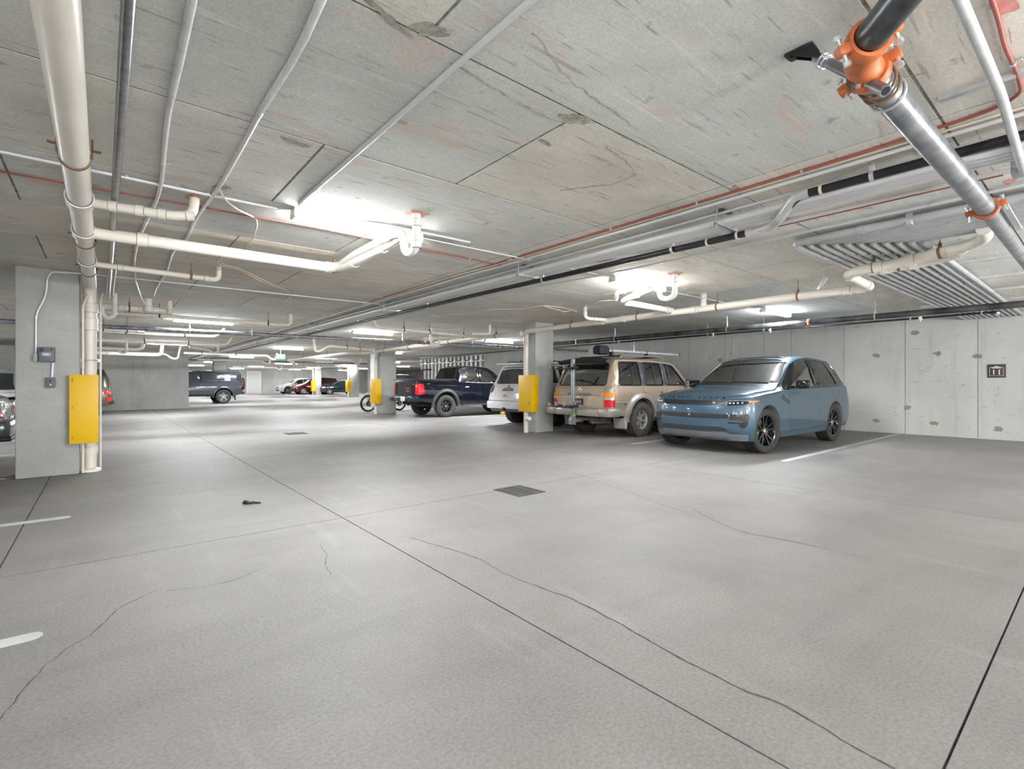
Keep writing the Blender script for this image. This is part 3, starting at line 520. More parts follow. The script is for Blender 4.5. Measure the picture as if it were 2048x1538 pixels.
conduit('thin red cable tucked under the white conduit', [(4.89, .5, 2.70), (4.87, 3.2, 2.70), (4.54, 4.2, 2.70), (4.5, 9, 2.70)], .006, M_redc, fil=.3, name='red_cable', cat='cable')
conduit('outer thin conduit of the rack beside the grey bank', [(5.31, Ya, 2.712), (5.28, 4.3, 2.71), (5.05, 6.5, 2.71), (5.05, 20, 2.71)], .013, fil=.5, straps=(.6, .85, 1.4))
def trapeze(y, x0, x1, label, z=2.58):
    t = empty('trapeze_hanger', ((x0+x1)/2, y, CEIL), 0, label, 'hanger')
    w = x1-x0; m = MB(); m.box((0, 0, z-CEIL-.0), (w, .04, .006)); m.box((0, -.018, z-CEIL+.015), (w, .004, .035)); m.box((0, .018, z-CEIL+.015), (w, .004, .035)); m.build('strut', M_galv, t)
    for s in (-1, 1): MB().cyl((s*(w/2-.02), 0, z-CEIL-.02), (s*(w/2-.02), 0, 0), .005, n=6).build('rod', M_zinc, t)
    m = MB(); m.box((0, 0, -.012), (.16, .042, .022)); m.build('anchor_strut', flat('strut_dark', (.12, .13, .13), .5, .5), t)
    for k in range(5): MB().box((-w/2+.045+k*.058, -.0, z-CEIL+.04), (.012, .03, .05), bev=.003).build('clip', M_zinc, t)
for y, l in ((2.15, 'strut hanger holding the rack nearest the camera'), (4.75, 'strut hanger of the rack beside the nearest lights'), (8.6, 'third strut hanger along the rack'), (13.0, 'fourth strut hanger along the rack'), (18.5, 'fifth strut hanger along the rack')): trapeze(y, 4.0, 4.36, l, 2.572)
# grey conduit bank bending toward the right wall
nb = 11
bank = []
for k in range(nb):
    X = 5.50+.084*k; Yk = 2.12-.088*k; o = MB(); pts = [(X, Ya, 2.675), (X, Yk-.16, 2.675), (X+.02, Yk-.02, 2.675), (X+.18, Yk, 2.675), (14.93, Yk, 2.675)]
    if k == 0: r = .037
    else: r = .030
    P = run('grey_conduit', 'grey plastic conduit turning to the right wall, number %s from the outer bend' % ('one', 'two', 'three', 'four', 'five', 'six', 'seven', 'eight', 'nine', 'ten', 'eleven')[k], 'conduit', pts, r, M_pvcg, fil=.15, n=12)
    coupling(P, (X, Yk-.45-(.17*k if k else .15), 2.675), (0, 1, 0), r, M_pvcg, .05, ring=False)
    for xx in (X+.65, 8.2+.05*k, 9.6, 11.0, 12.4): 
        m = MB(); m.lathe([(r+.0005, -.01), (r+.003, -.01), (r+.003, .01), (r+.0005, .01)], (xx, Yk, 2.675), (1, 0, 0), 12); m.box((xx, Yk+r+.006, 2.655), (.022, .014, .02)); m.build('strap', M_zinc, P)
for x, l in ((7.0, 'strut channel over the conduit bank by the cream loops'), (8.2, 'strut channel over the conduit bank, second'), (9.6, 'strut channel over the conduit bank, third'), (11.0, 'strut channel over the conduit bank, fourth'), (12.4, 'strut channel over the conduit bank, nearest the wall')):
    m = MB(); m.box((x, 1.55, CEIL-.012), (.04, 1.75, .02)); m.box((x-.02, 1.55, CEIL-.02), (.004, 1.75, .03)); m.box((x+.02, 1.55, CEIL-.02), (.004, 1.75, .03)); tag(m.build('strut_channel', M_galv), l, 'strut')
m = MB(); m.box((5.9, .55, 2.63), (1.0, .04, .02)); [m.box((5.52+.084*k, .55, 2.66), (.012, .03, .06), bev=.003, mi=1) for k in range(11)]; tag(m.build('strut_channel', [M_galv, M_zinc]), 'strut channel with clamps where the bank passes the orange coupling', 'strut')
m = MB(); m.box((5.48, 1.15, 2.68), (.03, .05, .11), bev=.004); m.box((5.48, 1.15, 2.625), (.12, .045, .006)); tag(m.build('pipe_bracket', M_zinc), 'shiny bracket on the edge of the grey bank before its bend', 'bracket')
# ---------------------------------------------------------------- sprinkler piping
M_sp = flat('steel_grey_pipe', (0.27, 0.28, 0.30), .30, .6, noise=.45, scale=9)
sp = run('sprinkler_main', 'big dark steel sprinkler main crossing overhead at top right', 'pipe', [(2.28, .612, 2.45), (4.74, .57, 2.45)], .056, M_sp, n=28)
e = MB(); e.tube([(2.33, .611, 2.45), (2.20, .613, 2.45), (2.075, .545, 2.45)], .0575, 24, .10); e.build('elbow', M_orange, sp)
e = MB(); e.tube([(2.10, .565, 2.45), (1.945, .43, 2.45), (1.2, -.22, 2.45)], .054, 24, .0); e.build('angled_section', flat('black_steel_near', (.07, .075, .08), .3, .6, noise=.5, scale=16), sp)
def vic(root, p, d, r, rr=.062, rot=0):
    p = Vector(p); x, y, d = frame(d); m = MB(); h = .023
    m.lathe([(r, -h), (r*1.22, -h), (r*1.28, -h*.4), (r*1.28, h*.4), (r*1.22, h), (r, h)], p, d, 28, 0)
    for s in (-1, 1):
        q = x*math.cos(rot)+y*math.sin(rot); q2 = d.cross(q)
        R = Matrix((q, q2, d)).transposed()
        m.box(p+q*s*(r*1.28+.014), (.042, .036, h*1.9), bev=.007, rot=R, mi=0)
        m.cyl(p+q*s*(r*1.28+.016)-q2*.040, p+q*s*(r*1.28+.016)+q2*.040, .0075, n=8, mi=1)
        for k in (-1, 1): m.cyl(p+q*s*(r*1.28+.016)+q2*k*.040, p+q*s*(r*1.28+.016)+q2*k*.056, .012, n=6, mi=1)
    return m.build('grooved_coupling', [M_orange, M_zinc], root)
vic(sp, (2.315, .612, 2.45), (1, 0, 0), .057, rot=.35); vic(sp, (2.09, .555, 2.45), (1, .87, 0), .057, rot=.35); vic(sp, (4.74, .57, 2.45), (1, 0, 0), .058, rot=.2)
run('sprinkler_main', 'dark steel sprinkler pipe past the orange coupling at right edge', 'pipe', [(4.74, .57, 2.45), (10.95, .57, 2.45)], .047, M_sp, n=24)
for xx, sm in ((2.40, M_rust), (2.46, M_rust), (2.54, M_zinc)):
    MB().torus((xx, .609, 2.45+.0), (1, .0, .12), .064, .006, 28, 6).build('strap', sm, sp)
br = empty('sway_brace', (2.42, .9, CEIL), 0, 'black sway brace with hinged ceiling foot beside the orange elbow', 'bracket')
m = MB(); m.cyl((.02, -.06, -.06), (-.16, -.355, -.41), .021, n=16); m.v = m.v; o = m.build('brace_pipe', M_sp, br); MB().cyl((-.158, -.352, -.406), (-.1605, -.3558, -.411), .016, n=14).build('pipe_bore', M_blk, o)
m = MB(); m.box((0, .0, -.012), (.055, .12, .014), bev=.006); m.extrude([(-.024, .05, -.012), (-.024, -.06, -.012), (-.024, -.09, -.08), (-.024, -.055, -.075)], (.005, 0, 0)); m.extrude([(.020, .05, -.012), (.020, -.06, -.012), (.020, -.09, -.08), (.020, -.055, -.075)], (.005, 0, 0)); m.cyl((0, .03, -.02), (0, .03, -.035), .016, n=6); m.build('ceiling_foot', M_blk, br)
m = MB(); 
for k in (.1, .16): p = Vector((.02, -.06, -.06)).lerp(Vector((-.16, -.355, -.41)), k); m.torus(p, (0, .35, .33), .026, .005, 18, 6)
m.build('u_bolt', M_zinc, br)
m = MB(); p = Vector((-.105, -.265, -.335)); m.box(p+Vector((-.02, 0, 0)), (.09, .07, .006), bev=.002); m.box(p+Vector((-.062, 0, .025)), (.006, .07, .055), bev=.002); m.box(p+Vector((.022, 0, .025)), (.006, .07, .055), bev=.002); m.build('jaw_bracket', flat('bracket_bronze', (.16, .13, .09), .45, .6), br)
for s in (-1, 1): MB().cyl(p+Vector((-.03+s*.02, 0, -.02)), p+Vector((-.03+s*.02, 0, .01)), .009, n=6).build('bolt', M_zinc, br)
run('conduit', 'pale galvanised conduit crossing at the top right corner and dropping to a box', 'conduit', [at(1850, -160, 2.68), at(1920, 0, 2.68), (3.45, .362, 2.68), (3.62, .362, 2.66), (4.22, .36, 2.57), (4.42, .36, 2.56)], .022, M_galv, fil=.12, n=16)
m = MB(); m.box((3.40, .36, CEIL-.012), (.04, .46, .022)); tag(m.build('strut_channel', M_galv), 'short slotted strut under the pale conduit at top right', 'strut')
m = MB(); m.box((4.48, .36, 2.60), (.12, .12, .10), bev=.008); tag(m.build('junction_box', M_ltgrey), 'grey junction box where the pale conduit lands at the right edge', 'box')
# cross main in the distance and the wall-side main
for y, l in ((13.5, 'long black sprinkler line crossing the aisle behind the near column'), (31.5, 'second black sprinkler line crossing far down the aisle')):
    o = run('sprinkler_line', l, 'pipe', [(XL, y+.7, 2.46), (0, y+.55, 2.46), (11.3, y-.35, 2.45), (14.5, y-.5, 2.45)], .048, M_sp, fil=2, n=16)
    for k, x in enumerate((2.9, 6.9, 9.3, 1.6)):
        if y < 20: hanger(o, (x, y+.55-.9*x/11.3, 2.455), (1, 0, 0), .049, M_zinc)
    if y < 20: vic(o, (7.6, y-.06, 2.455), (1, 0, 0), .048); vic(o, (10.3, y-.27, 2.452), (1, 0, 0), .048)
o = run('sprinkler_main', 'black sprinkler main along the right wall above the parked cars', 'pipe', [(10.95, -5, 2.45), (10.95, 13.0, 2.45)], .055, flat('steel_black_streak', (.09, .095, .10), .3, .55, noise=.7, scale=4), n=20)
for y in (2.8, 5.6, 8.8): hanger(o, (10.95, y, 2.45), (0, 1, 0), .056, M_zinc)
vic(o, (10.95, 3.9, 2.45), (0, 1, 0), .056); vic(o, (10.95, 10.2, 2.45), (0, 1, 0), .056)
o = run('sprinkler_branch', 'thin black sprinkler pipe below the wall-side main', 'pipe', [(12.0, 1.30, 2.47), (12.0, 13.5, 2.44), (12.0, 26, 2.44)], .02, M_black, n=12)
for y in (1.35, 2.35, 5.1, 6.5, 9.5): 
    m = MB(); m.cyl((12.0, y, 2.40), (12, y, 2.52), .008, n=8); m.box((12, y, 2.46), (.055, .055, .05), bev=.01); m.build('fitting', M_pvcw if y > 1.4 else M_black, o); hanger(o, (12, y+.15, 2.46), (0, 1, 0), .021, M_zinc)
hd = empty('ceiling_sprinkler', (11.88, 1.28, 2.45), 0, 'small sprinkler head on the wall-side pipe, right of the parked cars', 'sprinkler')
m = MB(); m.cyl((.12, .02, .02), (0, 0, 0), .012, n=8); m.build('nipple', M_black, hd); m = MB(); m.cyl((0, 0, 0), (0, 0, -.03), .02, n=10); m.cyl((0, 0, -.045), (0, 0, -.048), .026, n=12); m.torus((0, 0, -.03), (0, 1, 0), .016, .003, 12, 5); m.build('deflector', M_pvcw, hd)
conduit('thin black conduit end sticking out right of the middle column top', [(9.1, 8.6, 2.715), (9.6, 7.9, 2.715)], .018, M_black)
run('drop_rod', 'thin rod dropping from the branch pipe above the gold off-roader', 'rod', [(12.0, 8.95, 2.44), (12.0, 8.95, 2.12)], .006, M_zinc)
# vertical ducts rack on the far right wall
rk = empty('pipe_rack', (XW-.08, 23.4, 0), 0, 'row of white vertical pipes on the wall above the dark blue pickup', 'pipe rack')
for k in range(16):
    y = 20.5+k*.40; m = MB(); m.cyl((-.03, y-23.4, 1.15), (-.03, y-23.4, 2.62), .075, n=12); pp = m.build('vertical_pipe', M_galv if k % 3 else M_pvcw, rk)
    MB().cyl((-.03, y-23.4, 2.36), (-.03, y-23.4, 2.42), .085, n=12).build('band', M_black if k % 2 else M_zinc, pp)
MB().box((-.07, 0, 2.35), (.05, 6.6, .06)).build('rail', M_galv, rk); MB().box((-.07, 0, 1.35), (.05, 6.6, .06)).build('rail', M_galv, rk)
rs = empty('standpipe', (XW-.15, 27.2-1.0, 0), 0, 'rusty red standpipe fitting on the far wall left of the pipe row', 'pipe')
rp = atX(808, 745, XW-.3); rs.location = (XW-.2, min(rp.y, 26.4), 0)
m = MB(); m.tube([(0, 0, .9), (0, 0, 2.0), (-.1, -.3, 2.0)], .05, 10, .1); m.build('riser', flat('red_rust', (.33, .09, .06), .6), rs)
m = MB(); m.cyl((-.05, -.2, 2.0), (-.05, -1.2, 2.0), .04, n=8); m.cyl((-.05, -.1, 1.35), (-.05, -1.7, 1.35), .03, n=8); m.build('hose_arm', M_black, rs)
# ---------------------------------------------------------------- guards, boxes, signs, drain, glove
def guard(name, label, cx, cy, w1, w2, z0, z1, th=.008):
    "angle guard: one plate facing the camera row (-y) and one facing the aisle (-x or +x)"
    t = empty(name, (cx, cy, z0), 0, label, 'guard'); h = z1-z0
    MB().box((w1/2, 0, h/2), (abs(w1), th, h), bev=.002).build('plate', M_yellow, t)
    MB().box((0, w2/2, h/2), (th, abs(w2), h), bev=.002).build('plate', M_yellow, t)
    return t
g1 = guard('yellow_guard', 'tall yellow steel guard wrapped round the pipes at the near column', -.045, 8.84, -.29, .42, .42, 1.345)
MB().box((-.29, .02, .46), (.008, .05, .925), bev=.002).build('plate_return', M_yellow, g1)
for z, k in ((.86, 4), (.49, 4), (.09, 4)):
    m = MB(); 
    for q in range(k): m.box((-.262+random.uniform(-.004, .004), -.0055, z+.016-q*.013), (.010+random.uniform(0, .006), .002, .008))
    m.build('warning_print', M_blk if z > .8 else flat('print_brown', (.35, .24, .02), .6), g1)
g2 = guard('yellow_guard', 'yellow guard box on the corner of the middle column beside the white off-roader', 8.03, 8.98, .21, .50, .52, 1.42)
for z in (.06, .45, .85): MB().cyl((.17, -.006, z), (.17, -.012, z), .008, n=8).build('bolt', M_black, g2)
MB().box((.0, .12, .22), (.012, .03, .08)).build('dent_mark', flat('guard_brown', (.4, .26, .02), .6), g2)
guard('yellow_guard', 'yellow guard box on the motorcycle column', 8.16, 18.22, .26, .5, .42, 1.38)
guard('yellow_guard', 'small distant yellow guard on the column before the green hatchback', 15.85, 40.85, .3, .5, .45, 1.40)
guard('yellow_guard', 'small distant yellow guard on the column before the red wagon', 16.3, 51.3, .3, .5, .35, 1.45)
# electrical boxes on the near column
yc = 8.93
a = atY(78, 694, yc-.05); b = atY(110, 724, yc-.05); eb = empty('control_box', ((a.x+b.x)/2, yc, (a.z+b.z)/2), 0, 'dark grey control box with two dials high on the near column', 'electrical box')
wx, hz = b.x-a.x, a.z-b.z
MB().box((0, -.05, 0), (wx, .10, hz), bev=.008).build('enclosure', M_greybox, eb)
MB().box((-.005, -.103, .0), (wx*.58, .006, hz*.26), bev=.002).build('display', flat('display_blue', (.30, .38, .44), .4), eb); MB().box((-.005, -.108, 0), (wx*.3, .004, hz*.08)).build('display_text', M_plate, eb)
MB().cyl((-.05, -.10, .055), (-.05, -.112, .055), .022, n=16).build('dial', M_blk, eb); MB().cyl((.045, -.10, .06), (.045, -.108, .06), .012, n=12).build('dial', M_blk, eb)
a = atY(67, 707, yc-.03); b = atY(76, 723, yc-.03); MBj = MB().box(((a.x+b.x)/2, yc-.03, (a.z+b.z)/2), (b.x-a.x, .06, a.z-b.z), bev=.005).build('junction_box', M_ltgrey); tag(MBj, 'small pale junction box left of the control box', 'electrical box')
a = atY(92, 755, yc-.03); b = atY(111, 775, yc-.03); sw = empty('switch_box', ((a.x+b.x)/2, yc, (a.z+b.z)/2), 0, 'grey push-button box below the control box on the near column', 'electrical box')
MB().box((0, -.03, 0), (b.x-a.x, .06, a.z-b.z), bev=.006).build('enclosure', M_greybox, sw); MB().cyl((0, -.06, .02), (0, -.07, .02), .014, n=12).build('button', M_blk, sw); MB().cyl((0, -.06, -.03), (0, -.068, -.03), .010, n=12).build('button', M_plate, sw)
p0 = atY(106, 726, yc-.02); p1 = atY(104, 754, yc-.02)
conduit('short conduit joining the two grey boxes on the near column', [p0, p1], .013, M_emt)
ct = atY(72, 706, yc-.02); 
# wall signs
def parking_sign(Y, z, num, label):
    t = empty('parking_sign', (XW-.003, Y, z), 0, label, 'sign'); s = .145
    MB().box((-.008, 0, 0), (.014, 2*s, 2*s), bev=.003).build('board', flat('sign_brown', (.055, .038, .035), .5), t)
    m = MB(); th = .006; q = .74*s
    for c, sz in (((-.017, 0, -q*.98), (.003, 2*q, th)), ((-.017, -q, -.02), (.003, th, 1.75*q)), ((-.017, q, -.02), (.003, th, 1.75*q)), ((-.017, q*.82, q*.75), (.003, q*.3, th)), ((-.017, -q*.82, q*.75), (.003, q*.3, th))): m.box(c, sz)
    m.build('border', flat('sign_cream', (.6, .56, .48), .5), t)
    m = MB(); m.extrude([(-.0165, -.085, .074), (-.0165, -.045, .088), (-.0165, 0, .112), (-.0165, .045, .088), (-.0165, .085, .074), (-.0165, .07, .055), (-.0165, -.07, .055)], (-.003, 0, 0)); m.build('roof_emblem', flat('sign_gold', (.55, .54, .42), .5), t)
    vs, fs = textmesh(num, .155); m = MB(); m.add([(-.0185, -x, y-.035) for x, y, _ in vs], fs); m.v = [(a, b*1.12, c) for a, b, c in m.v]; m.build('number', M_white, t, ang=0, fix=False)
    m = MB(); m.add([(-.0180, -x*1.06, (y-.035)) for x, y, _ in vs], fs)
    return t
parking_sign(1.63, 1.49, '11', 'small dark square parking sign reading 11 on the right wall'); parking_sign(7.9, 1.49, '15', 'small dark square parking sign reading 15 seen through the blue car')
ex = empty('exit_sign', (5.96, 23, 2.35), 0, 'lit green exit sign hanging far down the aisle', 'sign')
MB().box((0, 0, 0), (.36, .05, .22), bev=.01).build('housing', flat('exit_green', (.0, .17, .08), .5, emit=(.0, .40, .15), es=.12), ex); vs, fs = textmesh('EXIT', .16); m = MB(); m.add([(x, -.028, y) for x, y, _ in vs], fs); m.build('lettering', flat('exit_white', (.9, .9, .9), .5, emit=(.8, 1, .85), es=.05), ex, ang=0, fix=False)
MB().cyl((0, 0, .1), (0, 0, CEIL-2.35), .01, n=6).build('stem', M_zinc, ex)
# floor drains
def drain(x0, x1, y0, y1, label):
    t = empty('floor_drain', ((x0+x1)/2, (y0+y1)/2, 0), 0, label, 'drain'); w, h = x1-x0, y1-y0
    m = MB(); m.box((0, 0, .0006), (w, h, .001)); m.build('pit', M_blk, t)
    m = MB(); f = .022
    for s in (-1, 1): m.box((s*(w/2-f/2), 0, .003), (f, h, .005)); m.box((0, s*(h/2-f/2), .003), (w-2*f, f, .005))
    m.build('frame', flat('iron_dark', (.09, .07, .06), .7, noise=.4, scale=30), t)
    n = 13
    for k in range(n): MB().box((0, -h/2+f+(h-2*f)*(k+.5)/n, .003), (w-2*f, .012, .005)).build('grate_bar', flat('iron_bar', (.10, .10, .105), .55, .3), t)
    for s in (-.25, .25): MB().box((s*w, 0, .0035), (.014, h-2*f, .005)).build('cross_bar', flat('iron_bar2', (.16, .16, .16), .5, .3), t)
drain(3.48, 3.88, 4.10, 4.57, 'square iron floor drain grate in the middle of the aisle'); drain(3.40, 3.86, 12.4, 12.9, 'distant iron floor drain further down the aisle')
# crumpled black glove
g = at(500, 1008, 0); random.seed(3); gl = empty('black_glove', (g.x, g.y, 0), -.35, 'crumpled black glove lying on the aisle floor', 'glove'); gl.scale = (.64, .64, .64)
m = MB(); m.tube([(-.10, .02, .02), (-.07, .01, .035), (-.02, -.01, .022), (.03, 0, .02)], [.02, .034, .026, .016], 10); m.build('cuff', M_blk, gl)
for k, (a, L) in enumerate(((-.25, .11), (-.05, .12), (.1, .09))): m = MB(); m.tube([(.0, .01*k-.01, .018), (.04, .012*k-.01, .02+.008*(k % 2)), (.04+L*math.cos(a), L*math.sin(a), .010)], [.016, .012, .008], 8); m.build('finger', M_blk, gl)
m = MB(); m.tube([(-.08, .0, .03), (-.075, .03, .05), (-.07, .05, .012)], [.018, .014, .01], 8); m.build('thumb', M_blk, gl)
# ================================================================ vehicles
def lerp_tab(tab, x):
    if x <= tab[0][0]: return tab[0][1]
    for (a, b), (c, d) in zip(tab, tab[1:]):
        if x <= c: return b+(d-b)*(x-a)/(c-a) if c > a else d
    return tab[-1][1]
def smooth_tab(tab, x, s=.05):
    return sum(lerp_tab(tab, x+k*s) for k in (-1, -.5, 0, .5, 1))/5
def car_shell(S):
    L, W = S['L'], S['W']; xs = set(); rf, pf = S.get('rf', .42), S.get('pf', 2.9); rr, pr = S.get('rr', .35), S.get('pr', 3.2)
    for k in range(0, 11):
        s = [0, .25, .45, .6, .7, .79, .86, .92, .96, .985, 1][k]
        xs.add(round(rf*(1-(1-s**pf)**(1/pf)), 4)); xs.add(round(L-rr*(1-(1-s**pr)**(1/pr)), 4))
    x = rf+.04
    while x < L-rr-.03: xs.add(round(x, 4)); x += .075
    for e in S.get('extra', ()): xs.add(e)
    xs = sorted(xs); M = MB(); rings = []; sm = S.get('sm', .045)
    nS, nG, nT = 9, 5, 8
    for x in xs:
        m = 1.0
        if x < rf: m = max(0.0, 1-(1-x/rf)**pf)**(1/pf)
        if x > L-rr: m = min(m, max(0.0, 1-(1-(L-x)/rr)**pr)**(1/pr))
        zt = smooth_tab(S['top'], x, sm); zs = min(smooth_tab(S['belt'], x, sm), zt-.03); zb = smooth_tab(S['bot'], x, sm)
        w = smooth_tab(S['w'], x, .08)*m if 'w' in S else W*m
        wg = w*S.get('gi', .955)-S.get('shin', .035)*m; wr = min(smooth_tab(S['rw'], x, .08)*m, wg)
        cr = smooth_tab(S['crown'], x, .08) if 'crown' in S else .12
        zr = max(zs+.012, zt-cr); P = [(0, zb), (w*.80, zb)]
        sb, kb = S.get('sb', .95), S.get('kb', .975)
        prof = S.get('prof', [(0, sb), (.08, sb+.02), (.30, .992), (.45, 1.0), (.62, .998), (.85, kb+.005), (1, kb-.012)])
        for k in range(nS+1): s = k/nS; P.append((w*lerp_tab(prof, s), zb+(zs-zb)*s))
        for k in range(nG+1): s = k/nG; P.append((wg+(wr-wg)*s+.018*math.sin(math.pi*s)*m, zs+.008+(zr-zs-.008)*s))
        e = S.get('te', 2.7)
        for k in range(1, nT+1):
            a = math.pi/2*k/nT; P.append((wr*max(0, math.cos(a))**(2/e), zr+(zt-zr)*math.sin(a)**(2/e)))
        rings.append([(x, -y, z) for y, z in P]+[(x, y, z) for y, z in P[-2:0:-1]])
    n = len(rings[0]); V = []
    fs_, rs_ = S.get('fset', [(0, 0), (2, 0)]), S.get('rset', [(0, 0), (2, 0)]); fl_, rl_ = S.get('fl', 1.0), S.get('rl', .8)
    for R in rings:
        for x, y, z in R:
            a = max(0, 1-x/fl_)**2; b = max(0, 1-(L-x)/rl_)**2
            V.append((x+lerp_tab(fs_, z)*a-lerp_tab(rs_, z)*b, y, z))
    F = [(i*n+k, i*n+(k+1) % n, (i+1)*n+(k+1) % n, (i+1)*n+k) for i in range(len(rings)-1) for k in range(n)]
    bm = bmesh.new(); bv = [bm.verts.new(v) for v in V]
    for f in F:
        try: bm.faces.new([bv[i] for i in f])
        except ValueError: pass
    bmesh.ops.remove_doubles(bm, verts=bm.verts, dist=.0008)
    bmesh.ops.dissolve_degenerate(bm, edges=bm.edges, dist=.0005)
    bd = [e for e in bm.edges if e.is_boundary]
    if bd: bmesh.ops.holes_fill(bm, edges=bd, sides=0)
    bmesh.ops.recalc_face_normals(bm, faces=bm.faces)
    tree = BVHTree.FromBMesh(bm); me = bpy.data.meshes.new('body'); bm.to_mesh(me); bm.free()
    return me, tree
class Car:
    def __init__(s, name, label, S, paint, loc, rz, cut=True, cat='car', inner=None):
        s.inner = inner or M_int
        s.S = S; s.root = empty(name, (loc[0], loc[1], 0), rz, label, cat); s.paint = paint
        me, s.t = car_shell(S); me.materials.append(paint); me.materials.append(s.inner)
        s.body = bpy.data.objects.new('body', me); C.objects.link(s.body); s.body.parent = s.root; s.L = S['L']; s.W = S['W']; s.cutters = []
    def hit(s, mode, a, b):
        big = 9.0
        o, d = {'front': ((-big, a, b), (1, 0, 0)), 'rear': ((s.L+big, a, b), (-1, 0, 0)), 'left': ((a, -big, b), (0, 1, 0)), 'right': ((a, big, b), (0, -1, 0)), 'top': ((a, b, big), (0, 0, -1))}[mode]
        r = s.t.ray_cast(Vector(o), Vector(d))
        if r[0] is None: return None, None
        nn = r[1]; 
        if nn.dot(Vector(d)) > 0: nn = -nn
        return r[0], nn
    def pt(s, mode, a, b, off=0):
        for k in range(14):
            h, n = s.hit(mode, a, b)
            if h is not None: return h+n*off
            if mode in ('left', 'right'): a += (.02 if a < s.L/2 else -.02)
            elif mode == 'top': b *= .97
            else: a *= .97
            b = b if mode == 'top' else b*.995
        return Vector((a, 0, b))
    def panel(s, name, mode, out, off, mat, nx=10, nz=4, thick=.008, parent=None, label=None, ang=35):
        "conforming panel; out: closed outline (a, b), a-monotone"
        xs0, xs1 = min(p[0] for p in out), max(p[0] for p in out); M = MB(); cols = []
        br = sorted(set(round(p[0], 4) for p in out)); xs = []
        for a, b in zip(br, br[1:]):
            k = max(1, int(math.ceil((b-a)/((xs1-xs0)/nx)))); xs += [a+(b-a)*q/k for q in range(k)]
        xs.append(xs1)
        xs = [xs[0]+1e-4]+xs[1:-1]+[xs[-1]-1e-4]
        n = len(out)
        for x in xs:
            zz = []
            for i in range(n):
                (x0, z0), (x1, z1) = out[i], out[(i+1) % n]
                if (x0-x)*(x1-x) <= 0 and x0 != x1: zz.append(z0+(z1-z0)*(x-x0)/(x1-x0))
            if len(zz) < 2: continue
            lo, hi = min(zz), max(zz); cols.append([(x, lo+(hi-lo)*k/nz) for k in range(nz+1)])
        T = [[s.pt(mode, a, b, off) for a, b in c] for c in cols]; B = [[s.pt(mode, a, b, off-thick) for a, b in c] for c in cols]
        m, k = len(cols), nz+1; vs = [p for c in T for p in c]+[p for c in B for p in c]; N = m*k; F = []
        for i in range(m-1):
            for j in range(nz):
                q = (i*k+j, i*k+j+1, (i+1)*k+j+1, (i+1)*k+j); F.append(q); F.append(tuple(N+v for v in q[::-1]))
        edge = [i*k for i in range(m)]+[(m-1)*k+j for j in range(1, k)]+[i*k+nz for i in range(m-2, -1, -1)]+[j for j in range(nz-1, 0, -1)]
        for a, b in zip(edge, edge[1:]+edge[:1]): F.append((a, b, N+b, N+a))
        M.add(vs, F); o = M.build(name, mat, parent or s.root, ang=ang)
        if label: o['label'] = label
        return o
    def line(s, name, mode, pts, r, mat, off=0.0, closed=False, parent=None, n=6, step=.06):
        P = []
        pts = list(pts)+([pts[0]] if closed else [])
        for a, b in zip(pts, pts[1:]):
            L = math.hypot(b[0]-a[0], b[1]-a[1]); k = max(1, int(L/step))
            for q in range(k): P.append(s.pt(mode, a[0]+(b[0]-a[0])*q/k, a[1]+(b[1]-a[1])*q/k, off))
        P.append(s.pt(mode, pts[-1][0], pts[-1][1], off))
        return MB().tube(P, r, n).build(name, mat, parent or s.root)
    def text(s, name, mode, string, size, a0, b0, mat, off=.004, sx=1.0, flip=1, gap=0, parent=None):
        M = MB(); W = 0
        if gap:                                                      # spaced letters
            adv = gap; x = -(len(string)-1)*adv/2
            for ch in string:
                if ch != ' ':
                    vs, fs = textmesh(ch, size); M.add([s.pt(mode, a0+flip*(vx*sx+x), b0+vy, off) for vx, vy, _ in vs], fs)
                x += adv*(.62 if ch == ' ' and False else 1)
        else:
            vs, fs = textmesh(string, size); M.add([s.pt(mode, a0+flip*vx*sx, b0+vy, off) for vx, vy, _ in vs], fs)
        return M.build(name, mat, parent or s.root, ang=0, fix=False)
    def cutter(s, M):
        me = M.mesh('c', [s.inner, s.inner], ang=0); me.polygons.foreach_set('material_index', [1]*len(me.polygons)); o = bpy.data.objects.new('c', me); C.objects.link(o); o.parent = s.root; s.cutters.append(o)
    def cut_arch(s, x, z, r, depth=.40, squash=1.0):
        n = 36
        for sg in (-1, 1):
            M = MB(); y0, y1 = sg*(s.W-depth), sg*(s.W+.25)
            ring = [(x+r*math.cos(k*math.tau/n), z+r*squash*math.sin(k*math.tau/n)) for k in range(n)]
            M.extrude([(a, y0, b) for a, b in ring], (0, y1-y0, 0)); s.cutter(M)
    def cut_cabin(s, poly, w0, z0, w1, z1):
        "cabin void: side-view polygon with a half width that tapers with height"
        M = MB(); n = len(poly); hw = lambda z: w0+(w1-w0)*min(1, max(0, (z-z0)/(z1-z0)))
        M.add([(x, -hw(z), z) for x, z in poly]+[(x, hw(z), z) for x, z in poly], [tuple(range(n))[::-1], tuple(range(n, 2*n))]+[(k, (k+1) % n, n+(k+1) % n, n+k) for k in range(n)]); s.cutter(M)
    def cut_side(s, out): M = MB(); M.extrude([(a, -1.6, b) for a, b in out], (0, 3.2, 0)); s.cutter(M)
    def cut_x(s, out, x0, x1): M = MB(); M.extrude([(x0, a, b) for a, b in out], (x1-x0, 0, 0)); s.cutter(M)
